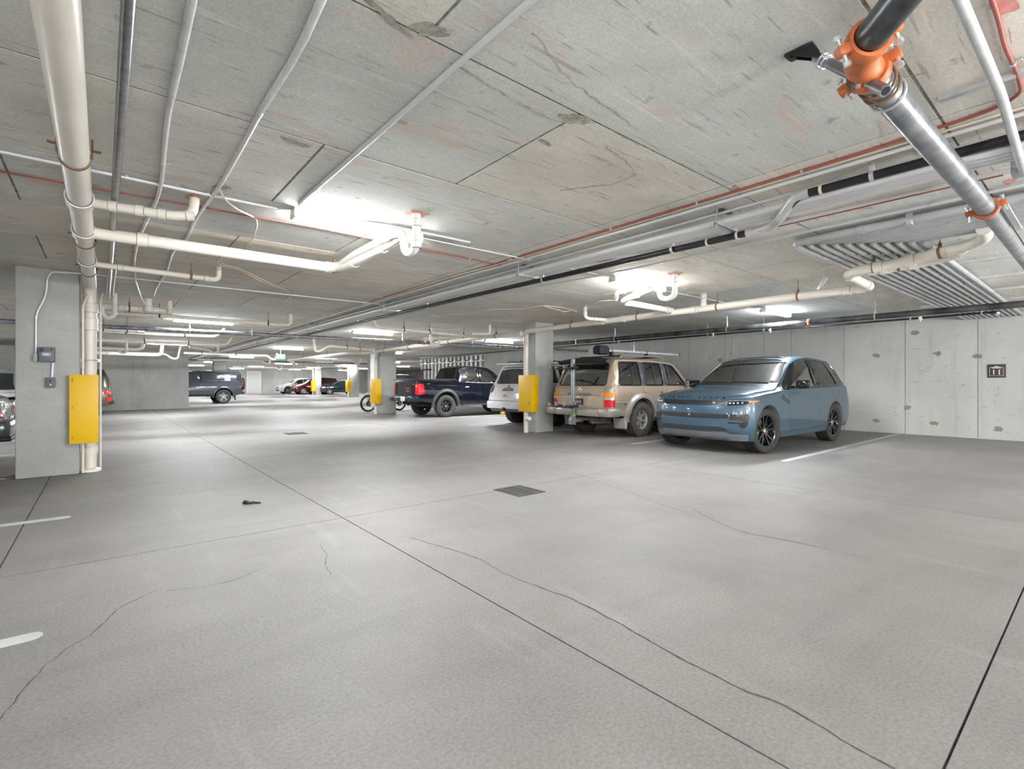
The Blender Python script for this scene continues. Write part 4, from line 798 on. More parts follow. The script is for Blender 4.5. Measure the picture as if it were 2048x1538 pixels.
    def apply(s, ang=32):
        for o in s.cutters:
            m = s.body.modifiers.new('b', 'BOOLEAN'); m.operation = 'DIFFERENCE'; m.object = o; m.solver = 'EXACT'; m.material_mode = 'TRANSFER' if hasattr(m, 'material_mode') else m.material_mode
        bpy.context.view_layer.update(); dg = bpy.context.evaluated_depsgraph_get(); dg.update(); me = bpy.data.meshes.new_from_object(s.body.evaluated_get(dg), preserve_all_data_layers=True, depsgraph=dg)
        s.body.modifiers.clear(); s.body.data = me
        mats = [s.paint, s.inner]
        names = [m.name if m else '' for m in me.materials]
        mi = [0 if names[p.material_index] == s.paint.name else 1 for p in me.polygons] if names else []
        me.materials.clear(); [me.materials.append(m) for m in mats]; me.polygons.foreach_set('material_index', mi)
        me.polygons.foreach_set('use_smooth', [True]*len(me.polygons)); me.set_sharp_from_angle(angle=math.radians(ang)); me.update()
        for o in s.cutters: bpy.data.objects.remove(o)
        s.cutters = []
    def wheel(s, x, sg, R, tw, rim, style, tire=M_rub, steer=0, inset=.02, rimmat=M_silv, treads=0, y=None):
        yy = (s.W-inset-tw/2)*sg if y is None else y*sg
        key = ('wh', R, tw, rim, style, tire.name, rimmat.name, treads)
        o = bpy.data.objects.new('wheel', None)
        if key not in WC: WC[key] = wheel_meshes(R, tw, rim, style, rimmat, treads)
        rm, tm, hm = WC[key]
        ob = place('wheel', rm, s.root, (x, yy, R), (0, 0, (math.pi if sg < 0 else 0)+steer))
        if not len(tm.materials): tm.materials.append(tire)
        place('tire', tm, ob); place('hub_cap', hm, ob); return ob
    def seats(s, xs, z, mat, w=.5, h=.62, y=.38):
        for x in xs:
            for sg in (-1, 1):
                m = MB(); m.box((x, sg*y, z+.06), (.50, w, .14), bev=.05); m.box((x+.30*s.S.get('dir', 1), sg*y, z+.36), (.15, w*.95, h), bev=.06, rot=rotmat(ry=.22*s.S.get('dir', 1))); m.box((x+.38*s.S.get('dir', 1), sg*y, z+.36+h*.62), (.10, .26, .17), bev=.04)
                m.build('seat', mat, s.root)
    def mirror(s, x, z, mat, sz=(.13, .20, .15), arm=.10, glass=False, sides=(-1, 1)):
        for sg in sides:
            p = s.pt('right' if sg > 0 else 'left', x, z, 0); m = MB()
            m.box(p+Vector((0, sg*(arm/2), -.02)), (.06, arm+.04, .035), bev=.012); m.box(p+Vector((0, sg*(arm+sz[1]/2-.02), .03)), sz, bev=.045); o = m.build('side_mirror', mat, s.root)
            MB().box(p+Vector((s.S.get('mdir', 1)*(sz[0]/2), sg*(arm+sz[1]/2-.02), .03)), (.006, sz[1]*.8, sz[2]*.75), bev=.01).build('mirror_glass', M_chrome, o)
WC = {}
def wheel_meshes(R, tw, rim, style, rimmat, treads):
    h = tw/2; T = MB()
    prof = [(rim*.985, -h*.80), (rim+.01, -h*.92), ((R+rim)/2, -h*1.0), (R*.955, -h*.96), (R*.99, -h*.82)]
    g = 5
    for k in range(g):                                                # circumferential grooves
        a = -h*.78+1.56*h*k/g; b = -h*.78+1.56*h*(k+1)/g; prof += [(R, a+.006), (R, b-.006), (R-.010, b-.005), (R-.010, b+.005)]
    prof = prof[:-2]+[(R*.99, h*.82), (R*.955, h*.96), ((R+rim)/2, h*1.0), (rim+.01, h*.92), (rim*.985, h*.80)]
    T.lathe(prof, (0, 0, 0), (0, 1, 0), 48)
    if treads:
        for k in range(treads):
            a = math.tau*k/treads
            for sy in (-1, 1):
                aa = a+(math.pi/treads if sy > 0 else 0); c = Vector((math.cos(aa)*R*.985, sy*h*.88, math.sin(aa)*R*.985)); T.box(c, (.032, h*.24, math.tau*R/treads*.58), rot=rotmat(ry=-aa))
                c = Vector((math.cos(aa)*(R+.002), sy*h*.38, math.sin(aa)*(R+.002))); T.box(c, (.012, h*.42, math.tau*R/treads*.55), rot=rotmat(ry=-aa))
    Rm = MB(); y = h*.78
    Rm.lathe([(rim*.99, -y), (rim*.93, -y*.9), (rim*.90, y*.55), (rim*.955, y*.86), (rim*1.005, y*.96), (rim*.99, y*1.06), (rim*.93, y*1.0), (rim*.90, y*.84)], (0, 0, 0), (0, 1, 0), 48, 0)
    Rm.lathe([(.001, y*.18), (rim*.86, y*.12), (rim*.9, -y*.2)], (0, 0, 0), (0, 1, 0), 40, 1)              # dark backing
    Rm.lathe([(rim*.20, y*.2), (rim*.62, y*.24), (rim*.66, y*.2), (rim*.66, y*.14)], (0, 0, 0), (0, 1, 0), 32, 2)    # brake disc
    def spoke(a, r0, r1, w0, w1, y0, y1, th=.030, da=0, mi=0):
        ca, sa = math.cos(a), math.sin(a); b = a+da; cb, sb = math.cos(b), math.sin(b)
        def q(r, c, s_, w, yy): return (c*r-s_*w, yy, s_*r+c*w)
        vs = [q(r0, ca, sa, -w0, y0), q(r0, ca, sa, w0, y0), q(r1, cb, sb, w1, y1), q(r1, cb, sb, -w1, y1), q(r0, ca, sa, -w0*1.25, y0-th), q(r0, ca, sa, w0*1.25, y0-th), q(r1, cb, sb, w1*1.3, y1-th), q(r1, cb, sb, -w1*1.3, y1-th)]
        Rm.add(vs, [(0, 1, 2, 3), (4, 7, 6, 5), (0, 4, 5, 1), (1, 5, 6, 2), (2, 6, 7, 3), (3, 7, 4, 0)], mi)
    n, kind = style
    for k in range(n):
        a = math.tau*k/n+.3
        if kind == 'double':
            for d in (-1, 1): spoke(a+d*.10, rim*.12, rim*.93, rim*.055, rim*.05, y*.66, y*.92, da=d*.13)
        elif kind == 'y':
            spoke(a, rim*.1, rim*.55, rim*.10, rim*.07, y*.62, y*.74)
            for d in (-1, 1): spoke(a+d*.02, rim*.50, rim*.94, rim*.05, rim*.045, y*.74, y*.90, da=d*.22)
        elif kind == 'fat':
            spoke(a, rim*.12, rim*.93, rim*.11, rim*.17, y*.70, y*.90)
        elif kind == 'thin':
            spoke(a, rim*.12, rim*.93, rim*.04, rim*.05, y*.70, y*.92)
        elif kind == 'six':
            spoke(a, rim*.25, rim*.93, rim*.10, rim*.13, y*.62, y*.80, th=.05)
    Rm.lathe([(.001, y*.78), (rim*.10, y*.77), (rim*.19, y*.70), (rim*.22, y*.5)], (0, 0, 0), (0, 1, 0), 24, 0)
    for k in range(5 if n < 6 else 6):
        a = math.tau*k/(5 if n < 6 else 6); Rm.cyl((rim*.155*math.cos(a), y*.5, rim*.155*math.sin(a)), (rim*.155*math.cos(a), y*.78, rim*.155*math.sin(a)), .011, n=6, mi=3)
    H = MB(); H.lathe([(.001, y*.84), (rim*.085, y*.83), (rim*.10, y*.78), (rim*.10, y*.6)], (0, 0, 0), (0, 1, 0), 20)
    return Rm.mesh('wheel', [rimmat, M_blk, flat('disc_steel', (.35, .35, .35), .4, .8), M_zinc], ang=35), T.mesh('tire', [], ang=50), H.mesh('hub_cap', M_silv, ang=50)
def arc(x, z, r, a0, a1, n=14): return [(x+r*math.cos(math.radians(a0+(a1-a0)*k/n)), z+r*math.sin(math.radians(a0+(a1-a0)*k/n))) for k in range(n+1)]
def flare(car, x, z, r, w, mat, mode, off=.02, a0=-8, a1=188, name='wheel_flare', thick=.05):
    "raised lip that follows a wheel arch: swept profile hugging the body side"
    sg = 1 if mode == 'right' else -1; M = MB(); n = 26; vs = []
    for k in range(n+1):
        a = math.radians(a0+(a1-a0)*k/n); c, s_ = math.cos(a), math.sin(a)
        for rr, o in ((r-.02, -.03), (r-.005, off), (r+w*.6, off*.95), (r+w, off*.15), (r+w, -.02)):
            p = car.pt(mode, x+rr*c, max(z+rr*s_, .16), 0); y = p.y if abs(p.y) > car.W*.8 else sg*car.W*.95
            vs.append((x+rr*c, y+sg*o, z+rr*s_))
    F = [(i*5+j, i*5+j+1, (i+1)*5+j+1, (i+1)*5+j) for i in range(n) for j in range(4)]
    F += [(0, 1, 2, 3, 4), tuple(n*5+j for j in (4, 3, 2, 1, 0))]
    M.add(vs, F); return M.build(name, mat, car.root, ang=45)
def both(f):
    for md in ('left', 'right'): f(md)
def rounded(out, k=3, f=.22):
    "outline with rounded corners (stays a-monotone for convex outlines)"
    R = []; n = len(out)
    for i in range(n):
        a, b, c = Vector(out[i-1]), Vector(out[i]), Vector(out[(i+1) % n]); d = min((a-b).length, (c-b).length)*f
        s0 = b+(a-b).normalized()*d; s1 = b+(c-b).normalized()*d
        for q in range(k+1): t = q/k; p = s0*(1-t)**2+b*2*t*(1-t)+s1*t*t; R.append((p.x, p.y))
    return R
# ---------------------------------------------------------------- blue luxury SUV, nose to the aisle
P_blue = flat('paint_blue', (0.040, 0.086, 0.126), .36, .25, coat=.8)
S = dict(L=4.95, W=1.005, rf=.62, pf=2.35, rr=.40, pr=2.8, fl=.9, rl=.8,
    top=[(0, .80), (.03, .93), (.10, 1.00), (.30, 1.055), (.70, 1.11), (1.15, 1.145), (1.42, 1.165), (1.52, 1.20), (2.10, 1.60), (2.35, 1.715), (2.65, 1.785), (3.05, 1.815), (3.6, 1.81), (4.2, 1.765), (4.60, 1.70), (4.68, 1.62), (4.80, 1.30), (4.88, 1.12), (4.95, .95)],
    belt=[(0, .76), (.06, .90), (.3, .985), (.8, 1.04), (1.4, 1.085), (2, 1.11), (3, 1.135), (4.6, 1.165), (4.8, 1.12), (4.95, .9)],
    bot=[(0, .30), (.15, .235), (.6, .24), (1.3, .25), (3.6, .25), (4.5, .30), (4.95, .42)],
    rw=[(0, .75), (.5, .82), (1.3, .84), (1.5, .84), (2.2, .765), (3, .75), (4.2, .705), (4.6, .67), (4.8, .74), (4.95, .75)],
    crown=[(0, .05), (1.4, .075), (1.55, .08), (2.2, .10), (4.4, .10), (4.95, .10)], shin=.03, gi=.965, sb=.955,
    fset=[(.2, .16), (.30, .07), (.40, .015), (.60, 0), (.80, .01), (.93, .05), (1.02, .12), (1.2, .2)], rset=[(.3, .1), (.5, .0), (.9, .04), (1.2, .12), (1.7, .2)])
c = Car('car', 'blue luxury SUV parked nose out, at the front of the right-hand row', S, P_blue, (8.12, 4.85), math.radians(-1.4), inner=flat('interior_grey', (.24, .24, .24), .8))
FA, RA, WR = .88, 3.88, .392
for xa in (FA, RA): c.cut_arch(xa, WR+.01, .445)
c.cut_cabin([(1.62, .80), (1.72, 1.15), (2.28, 1.58), (2.72, 1.71), (4.2, 1.68), (4.55, 1.20), (4.45, .75)], .87, 1.1, .69, 1.7)
fw = [(1.86, 1.150), (2.36, 1.545), (2.62, 1.655), (2.98, 1.695), (3.00, 1.165)]
rwn = [(3.07, 1.165), (3.05, 1.70), (3.6, 1.705), (4.00, 1.68), (4.14, 1.20)]
qw = [(4.24, 1.21), (4.10, 1.665), (4.36, 1.62), (4.63, 1.235)]
for o_ in (fw, rwn, qw): c.cut_side(rounded(o_, 2, .08))
wsh = [(-.81, 1.235), (-.685, 1.665), (-.45, 1.715), (0, 1.735), (.45, 1.715), (.685, 1.665), (.81, 1.235), (0, 1.225)]
c.cut_x(wsh, 1.2, 2.6); bwn = [(-.55, 1.28), (-.50, 1.60), (.50, 1.60), (.55, 1.28)]; c.cut_x(bwn, 4.3, 5.2)
c.apply()
c.panel('windshield', 'front', wsh, -.006, M_glass, 12, 6, .004)
c.panel('rear_window', 'rear', bwn, -.006, M_glassd, 8, 4, .004)
def rrside(md):
    c.panel('side_window', md, fw, -.008, M_glass, 8, 4, .004); c.panel('side_window', md, rwn, -.008, M_glassd, 8, 4, .004); c.panel('side_window', md, qw, -.008, M_glassd, 8, 4, .004)
    for o_ in ([(2.985, 1.16), (2.965, 1.70), (3.06, 1.71), (3.085, 1.16)], [(4.13, 1.19), (4.0, 1.69), (4.11, 1.68), (4.25, 1.20)]): c.panel('pillar_trim', md, o_, .004, M_blkg, 3, 5)
    c.panel('pillar_trim', md, [(1.56, 1.12), (2.26, 1.60), (2.42, 1.62), (1.90, 1.15), (1.70, 1.12)], .004, M_blkg, 10, 3)
    c.line('window_trim', md, [(1.58, 1.118), (1.9, 1.135), (3.0, 1.15), (4.2, 1.185), (4.72, 1.205)], .010, M_blkg, .0)
    c.line('window_trim', md, [(2.30, 1.60), (2.62, 1.69), (3.0, 1.725), (3.6, 1.725), (4.1, 1.695), (4.42, 1.63), (4.70, 1.23)], .011, M_blkg, .0)
    for l in ([(1.72, 1.10), (1.70, .9), (1.69, .60), (1.72, .40), (1.80, .34)], [(2.98, 1.14), (3.0, .8), (2.97, .40)], [(4.12, 1.17), (4.10, 1.0), (3.86, .9), (3.52, .72), (3.44, .45), (3.40, .36)]):
        c.line('door_seam', md, l, .0035, M_blk, -.0015)
    c.line('sill_seam', md, [(1.35, .36), (2.4, .345), (3.42, .37)], .004, M_blk, -.001)
    c.panel('sill', md, [(1.34, .26), (1.34, .335), (3.42, .35), (3.42, .27)], .006, flat('sill_dark_blue', (.05, .08, .11), .45), 12, 1)
    c.panel('door_handle', md, [(2.62, .985), (2.62, 1.015), (2.86, 1.02), (2.86, .99)], .006, P_blue, 6, 1, .01); c.panel('door_handle', md, [(3.80, 1.0), (3.80, 1.03), (4.0, 1.035), (4.0, 1.005)], .006, P_blue, 6, 1, .01)
    c.panel('side_vent', md, [(1.36, .955), (1.46, 1.02), (1.70, .90), (1.66, .845)], .004, M_blkg, 6, 2)
    c.panel('wheel_lip', md, [(.2, .93), (.2, .935), (.21, .935), (.21, .93)], .0, P_blue, 2, 1)
both(rrside)
# front: grille, lamps, intakes, skid
gr = c.panel('grille', 'front', rounded([(-.60, .845), (-.63, .925), (.63, .925), (.60, .845)], 2, .3), .006, M_blk, 20, 2, .02)
for k in range(4): c.line('grille_bar', 'front', [(-.585, .857+.018*k), (.585, .857+.018*k)], .0035, flat('grille_gloss', (.10, .10, .11), .25, .6), .012, parent=gr)
MB().lathe([(.001, .004), (.03, .003), (.034, 0)], c.pt('front', -.42, .875, .012), (-1, 0, .1), 16).build('badge', flat('badge_green', (.12, .16, .13), .4, .2), gr)
for sg in (-1, 1):
    q = [(sg*.635, .845), (sg*.64, .925), (sg*.80, .935), (sg*.955, .93), (sg*.93, .875), (sg*.80, .852)]
    hl = c.panel('headlight', 'front', sorted(q[:3], key=lambda p: p[0]) and q, .005, M_blkg, 12, 3, .02)
    for k, (a, b) in enumerate(((.67, .885), (.72, .885), (.775, .888), (.83, .893))):
        p = c.pt('front', sg*a, b, .006); MB().box(p, (.02, .036, .034), bev=.008).build('lamp_unit', M_lamp, hl)
    c.line('lamp_strip', 'front', [(sg*.65, .920), (sg*.80, .929), (sg*.93, .925)], .005, M_lamp, .008, parent=hl)
    c.panel('indicator', 'front', [(sg*.90, .895), (sg*.90, .925), (sg*.975, .93), (sg*.968, .905)], .007, M_amber, 4, 1, .008, parent=hl)
    bz = c.panel('corner_intake', 'front', rounded([(sg*.66, .645), (sg*.66, .695), (sg*.90, .71), (sg*.925, .68), (sg*.90, .50), (sg*.84, .46), (sg*.80, .50), (sg*.82, .635)], 2, .15), .005, M_blkg, 16, 3, .02)
    c.panel('intake_blade', 'front', [(sg*.66, .545), (sg*.66, .565), (sg*.90, .575), (sg*.90, .55)], .012, M_blkg, 6, 1, .01, parent=bz)
    c.panel('intake_fin', 'front', [(sg*.68, .60), (sg*.68, .66), (sg*.88, .67), (sg*.88, .60)], .010, M_blk, 6, 1, .01, parent=bz)
up = c.panel('bumper_intake', 'front', rounded([(-.66, .625), (-.66, .70), (.66, .70), (.66, .625)], 2, .2), .004, M_blk, 20, 2, .02)
lo = c.panel('bumper_intake', 'front', rounded([(-.66, .41), (-.58, .475), (.58, .475), (.66, .41)], 2, .15), .004, M_blk, 20, 2, .02)
def honey(par, z0, z1, a1, rows_):
    m = MB(); n = int(2*a1/.05)
    for r_ in range(rows_):
        z = z0+(z1-z0)*(r_+.5)/rows_
        for k in range(n):
            a = -a1+2*a1*(k+.5*(r_ % 2)+.3)/n; m.box(c.pt('front', a, z, .008), (.01, .034, .010), rot=rotmat(rx=.35 if r_ % 2 else -.35))
    m.build('mesh_grid', flat('grid_gloss', (.09, .09, .10), .3, .4), par)['kind'] = 'stuff'
honey(up, .63, .695, .62, 4); honey(lo, .417, .468, .56, 3)
MB().cyl(c.pt('front', .0, .672, .006), c.pt('front', .0, .672, .02), .016, n=12).build('camera_eye', M_lamp, up)
c.panel('skid_plate', 'front', rounded([(-.88, .245), (-.90, .35), (-.68, .355), (-.60, .385), (.60, .385), (.68, .355), (.90, .35), (.88, .245)], 2, .12), .007, flat('skid_grey', (.22, .235, .25), .35, .4), 26, 3, .03)
c.line('bumper_seam', 'front', [(-.80, .40), (-.70, .39), (-.6, .393), (.6, .393), (.70, .39), (.80, .40)], .004, M_blk, 0)
c.text('bonnet_lettering', 'front', 'RANGE ROVER', .060, 0, .968, flat('letter_black', (.002, .002, .003), .5, spec=.1), .007, sx=1.25, flip=-1, gap=.108)
c.line('bonnet_seam', 'front', [(-.93, .945), (-.64, .938), (.64, .938), (.93, .945)], .0035, M_blk, -.001)
both(lambda md: c.line('bonnet_seam', md, [(.42, .955), (.9, 1.025), (1.5, 1.085)], .0035, M_blk, -.001))
for sg in (-1, 1): c.line('bonnet_crease', 'top', [(.35, sg*.50), (1.4, sg*.60)], .004, P_blue, -.002)
c.panel('cowl', 'front', [(-.83, 1.185), (-.81, 1.232), (0, 1.222), (.81, 1.232), (.83, 1.185)], .003, M_blk, 14, 1)
for a, b in ((-.68, .02), (.02, .66)):
    m = MB(); m.tube([c.pt('front', a+.02, 1.225, .012), c.pt('front', (a+b)/2, 1.235, .014), c.pt('front', b, 1.245, .012)], .008, 6); m.build('wiper', M_blk, c.root)
c.mirror(1.98, 1.18, M_blkg, sz=(.15, .23, .17), arm=.10)
c.panel('roof_panel', 'top', rounded([(2.45, -.55), (2.45, .55), (3.4, .52), (3.4, -.52)], 2, .1), .002, M_blkg, 8, 6, .004)
MB().box((4.66, 0, 1.715), (.22, 1.05, .03), bev=.012).build('spoiler', M_blkg, c.root)
for sg in (-1, 1):
    c.wheel(FA, sg, WR, .275, .285, (5, 'double'), tire=flat('tire_road', (.038, .036, .034), .85, noise=.2, scale=25), steer=math.radians(-7), inset=.03, rimmat=M_blkg); c.wheel(RA, sg, WR, .275, .285, (5, 'double'), tire=MATS['tire_road'], inset=.02, rimmat=M_blkg)
    MB().box((4.80, sg*.62, .98), (.12, .36, .10), bev=.02).build('tail_light', M_red, c.root)
c.seats((2.45, 3.35), .62, flat('seat_grey', (.12, .12, .13), .7)); MB().box((1.95, 0, 1.02), (.5, 1.35, .20), bev=.05).build('dashboard', flat('dash_dark', (.05, .05, .055), .6), c.root)
MB().torus((2.22, .38, 1.03), (1, 0, .35), .18, .014, 24, 6).build('steering_wheel', M_blk, c.root); MB().box((2.16, -.05, 1.13), (.02, .34, .12), bev=.01).build('screen', M_blk, c.root)
MB().box((1.90, -.32, 1.155), (.24, .40, .012), bev=.004, rot=rotmat(ry=-.1)).build('paper', flat('paper_pale', (.5, .62, .64), .6), c.root)
# ---------------------------------------------------------------- gold off-roader, tail to the aisle
P_gold = flat('paint_gold', (0.42, 0.335, 0.25), .34, .25, coat=.7); P_gsil = flat('cladding_silver', (0.38, 0.355, 0.32), .38, .4, coat=.4)
S = dict(L=4.82, W=.925, rf=.35, pf=3, rr=.20, pr=3.6, fl=.8, rl=.9, dir=1,
    top=[(0, .80), (.03, 1.0), (.1, 1.06), (.6, 1.14), (1.3, 1.18), (1.45, 1.20), (1.95, 1.62), (2.10, 1.73), (2.30, 1.79), (3.0, 1.83), (4.0, 1.825), (4.55, 1.80), (4.60, 1.74), (4.74, 1.20), (4.80, 1.05), (4.82, .8)],
    belt=[(0, .8), (.1, 1.0), (.6, 1.08), (1.4, 1.135), (4.7, 1.165), (4.82, 1.0)], bot=[(0, .5), (.3, .46), (4.5, .50), (4.82, .56)],
    rw=[(0, .8), (1.4, .80), (2.1, .745), (3, .735), (4.55, .73), (4.82, .80)], crown=[(0, .05), (1.4, .06), (2.1, .10), (4.6, .10), (4.82, .05)], shin=.02, gi=.975, sb=.975, te=3.0,
    rset=[(.4, .02), (.7, -.0), (1.15, .02), (1.30, .06), (1.75, .21), (1.9, .25)])
c = Car('car', 'dusty gold boxy off-roader seen from behind, between the column and the blue SUV', S, P_gold, (13.22, 7.80), math.pi, inner=flat('interior_tan', (.62, .57, .47), .8))
FA, RA, WR = .86, 3.71, .395
for xa in (FA, RA): c.cut_arch(xa, WR+.03, .47, .36)
c.cut_cabin([(1.62, .8), (1.75, 1.2), (2.1, 1.60), (2.3, 1.74), (4.42, 1.75), (4.60, 1.2), (4.55, .75)], .84, 1.15, .70, 1.75)
fw = [(1.80, 1.185), (2.24, 1.655), (2.62, 1.695), (2.66, 1.185)]; rwn = [(2.78, 1.185), (2.75, 1.70), (3.46, 1.71), (3.50, 1.185)]; qw = [(3.64, 1.185), (3.62, 1.71), (4.32, 1.70), (4.46, 1.24), (4.42, 1.185)]
for o_ in (fw, rwn, qw): c.cut_side(rounded(o_, 2, .1))
wsh = [(-.76, 1.25), (-.66, 1.68), (.66, 1.68), (.76, 1.25)]; bwn = [(-.72, 1.175), (-.64, 1.66), (.64, 1.66), (.72, 1.175)]
c.cut_x(wsh, 1.2, 2.5); c.cut_x(rounded(bwn, 2, .12), 4.3, 5.3); c.apply()
c.panel('windshield', 'front', wsh, -.006, M_glass, 8, 4, .004); M_gl2 = glassmat('glass_clear', (.92, .95, .92), .24)
c.panel('rear_window', 'rear', bwn, -.012, glassmat('glass_rear', (.80, .83, .80), .26), 8, 4, .004)
def lxside(md):
    for o_, g_ in ((fw, M_gl2), (rwn, M_gl2), (qw, M_gl2)):
        c.panel('side_window', md, o_, -.012, g_, 8, 4, .004); f_ = c.line('window_frame', md, rounded(o_, 3, .10), .016, M_blk, -.002, closed=True)
    for o_ in ([(2.66, 1.18), (2.62, 1.70), (2.75, 1.705), (2.78, 1.18)], [(3.50, 1.18), (3.46, 1.71), (3.62, 1.715), (3.64, 1.18)]): c.panel('pillar_trim', md, o_, .003, flat('pillar_satin', (.06, .065, .08), .35), 3, 5)
    for x in (2.50, 3.10, 3.95): c.line('window_bar', md, [(x, 1.19), (x-.02, 1.70)], .012, M_blk, -.006)
    for l in ([(2.68, 1.16), (2.70, .60)], [(3.62, 1.16), (3.60, 1.02), (3.42, .92), (3.22, .70), (3.16, .6)], [(1.72, 1.15), (1.66, .6)]): c.line('door_seam', md, l, .004, M_blk, -.0015)
    c.line('belt_strip', md, [(1.5, 1.152), (3.0, 1.162), (4.55, 1.172)], .006, M_blk, .0)
    c.panel('lower_cladding', md, [(1.35, .52), (1.35, .78), (3.22, .78), (3.22, .52)], .008, P_gsil, 10, 3); c.panel('lower_cladding', md, [(4.16, .66), (4.16, .80), (4.62, .80), (4.62, .66)], .010, P_gsil, 6, 2)
    c.line('side_moulding', md, [(1.32, .80), (3.24, .80)], .009, P_gsil, .004); c.line('side_moulding', md, [(4.14, .81), (4.64, .81)], .009, P_gsil, .004)
    for x in (2.84, 3.70-.18): 
        p = c.panel('door_handle', md, [(x, .985), (x, 1.03), (x+.13, 1.03), (x+.13, .985)], .006, P_gsil, 3, 1); c.panel('handle_recess', md, [(x+.02, .995), (x+.02, 1.015), (x+.11, 1.015), (x+.11, .995)], .009, M_blk, 2, 1, parent=p)
    flare(c, RA, WR+.03, .47, .13, P_gsil, md, .055); flare(c, FA, WR+.03, .47, .13, P_gsil, md, .055)
    sg = 1 if md == 'right' else -1
    MB().box((2.4, sg*.95, .44), (1.7, .14, .04), bev=.012).build('running_board', P_gsil, c.root)
    m = MB(); m.extrude([(RA+.49, sg*.62, .44), (RA+.64, sg*.62, .44), (RA+.60, sg*.62, .22), (RA+.55, sg*.62, .20)], (0, sg*.30, 0)); m.build('mud_flap', flat('mud_flap', (.35, .34, .32), .6), c.root)
    c.panel('side_marker', md, [(4.28, .735), (4.28, .775), (4.36, .775), (4.36, .735)], .014, flat('marker_red', (.30, .07, .05), .3), 2, 1)
both(lxside)
for sg in (-1, 1):
    # tail lamp cluster wrapping the rear corner
    for z0, z1, mt in ((.70, .86, M_red), (.86, .905, M_lamp), (.905, 1.01, M_amber)):
        p = c.panel('tail_light', 'rear', [(sg*.735, z0), (sg*.735, z1), (sg*.885, z1), (sg*.885, z0)], .012, mt, 5, 1, .02); md = 'right' if sg > 0 else 'left'
        c.panel('tail_light', md, [(4.66, z0), (4.66, z1), (4.775, z1), (4.775, z0)], .012, mt, 4, 1, .02)
c.line('tailgate_seam', 'rear', [(-.72, .66), (-.72, 1.0), (-.73, 1.15)], .004, M_blk, -.001); c.line('tailgate_seam', 'rear', [(.72, .66), (.72, 1.0), (.73, 1.15)], .004, M_blk, -.001)
c.line('tailgate_seam', 'rear', [(-.73, .945), (.73, .945)], .005, M_blk, -.001); c.line('window_frame', 'rear', rounded(bwn, 3, .12), .014, M_blk, -.002, closed=True)
c.panel('tailgate_garnish', 'rear', rounded([(-.37, .955), (-.37, 1.0), (.37, 1.0), (.37, .955)], 2, .3), .012, flat('garnish_grey', (.22, .205, .19), .35, .5), 6, 1, .02); c.text('garnish_lettering', 'rear', 'LEXUS   LX 450', .034, 0, .977, P_gold, .016, sx=1.3)
for k in range(1): c.text('emblem', 'rear', 'O', .07, .0, 1.07, M_chrome, .006)
MB().torus(c.pt('rear', 0, 1.07, .006), (1, 0, .1), .038, .0045, 20, 6).build('emblem_ring', M_chrome, c.root)
c.panel('plate_recess', 'rear', rounded([(-.34, .70), (-.34, .90), (.34, .90), (.34, .70)], 3, .15), .003, P_gold, 6, 2, .01)
c.line('recess_edge', 'rear', rounded([(-.34, .70), (-.34, .90), (.34, .90), (.34, .70)], 3, .15), .005, P_gsil, .003, closed=True)
pl = c.panel('license_plate', 'rear', [(-.17, .735), (-.17, .875), (.14, .875), (.14, .735)], .012, flat('plate_black', (.02, .022, .03), .4), 3, 1, .008); c.text('plate_lettering', 'rear', '2G0.XJ', .085, -.015, .80, M_plate, .016, sx=.82, parent=pl)
MB().box((4.86, 0, .575), (.16, 1.30, .17), bev=.03).build('rear_bumper', P_gsil, c.root)
for sg in (-1, 1): MB().box((4.70, sg*.80, .58), (.46, .32, .19), bev=.05).build('bumper_corner', P_gsil, c.root)
m = MB(); m.cyl((4.5, -.5, .40), (4.5, .5, .40), .04, n=10); m.box((4.70, 0, .40), (.3, .07, .07)); m.box((4.3, .2, .36), (.5, .3, .12), bev=.04); m.cyl((4.2, .4, .33), (4.8, .4, .35), .03, n=10); m.build('tow_frame', flat('underside_dusty', (.16, .14, .12), .8, noise=.3), c.root)
MB().cyl((3.71, -.7, .40), (3.71, .7, .40), .06, n=12).build('rear_axle', MATS['underside_dusty'], c.root)
# black wind deflector over the rear window
m = MB(); n = 12
for k in range(n+1):
    y = -.74+1.48*k/n; q = .05*(1-(abs(y)/.74)**3); m.v += [(4.60, y, 1.765+q), (4.72, y, 1.74+q), (4.74, y, 1.70+q*.6), (4.66, y, 1.66+q*.4)]
m.f = [(i*4+j, i*4+(j+1) % 4, (i+1)*4+(j+1) % 4, (i+1)*4+j) for i in range(n) for j in range(4)]+[(3, 2, 1, 0), (n*4, n*4+1, n*4+2, n*4+3)]; m.mi = [0]*len(m.f); m.build('wind_deflector', M_blk, c.root)
p0 = c.pt('rear', .35, 1.19, .015); m = MB(); m.tube([p0, c.pt('rear', .25, 1.26, .03), c.pt('rear', -.12, 1.30, .02)], .009, 6); m.box(c.pt('rear', -.20, 1.305, .02), (.012, .42, .014)); m.build('rear_wiper', M_blk, c.root)
for sg in (-1, 1):
    c.wheel(FA, sg, WR, .265, .215, (6, 'six'), tire=M_dusty, inset=-.03, treads=34); c.wheel(RA, sg, WR, .265, .215, (6, 'six'), tire=M_dusty, inset=-.03, treads=34)
    m = MB(); m.tube([(2.5, sg*.68, 1.80), (2.6, sg*.68, 1.865), (4.1, sg*.68, 1.865), (4.2, sg*.68, 1.80)], .018, 8, .08); m.build('roof_rail', P_gsil, c.root)
c.mirror(1.86, 1.22, M_chrome, sz=(.10, .20, .17), arm=.06)
S_ = flat('seat_beige', (.36, .32, .25), .8); c.seats((2.35, 3.15), .70, S_, h=.60, y=.37); MB().box((1.98, 0, 1.05), (.3, 1.3, .18), bev=.04).build('dashboard', S_, c.root); MB().torus((2.18, -.36, 1.10), (1, 0, .35), .18, .014, 20, 6).build('steering_wheel', M_blk, c.root)
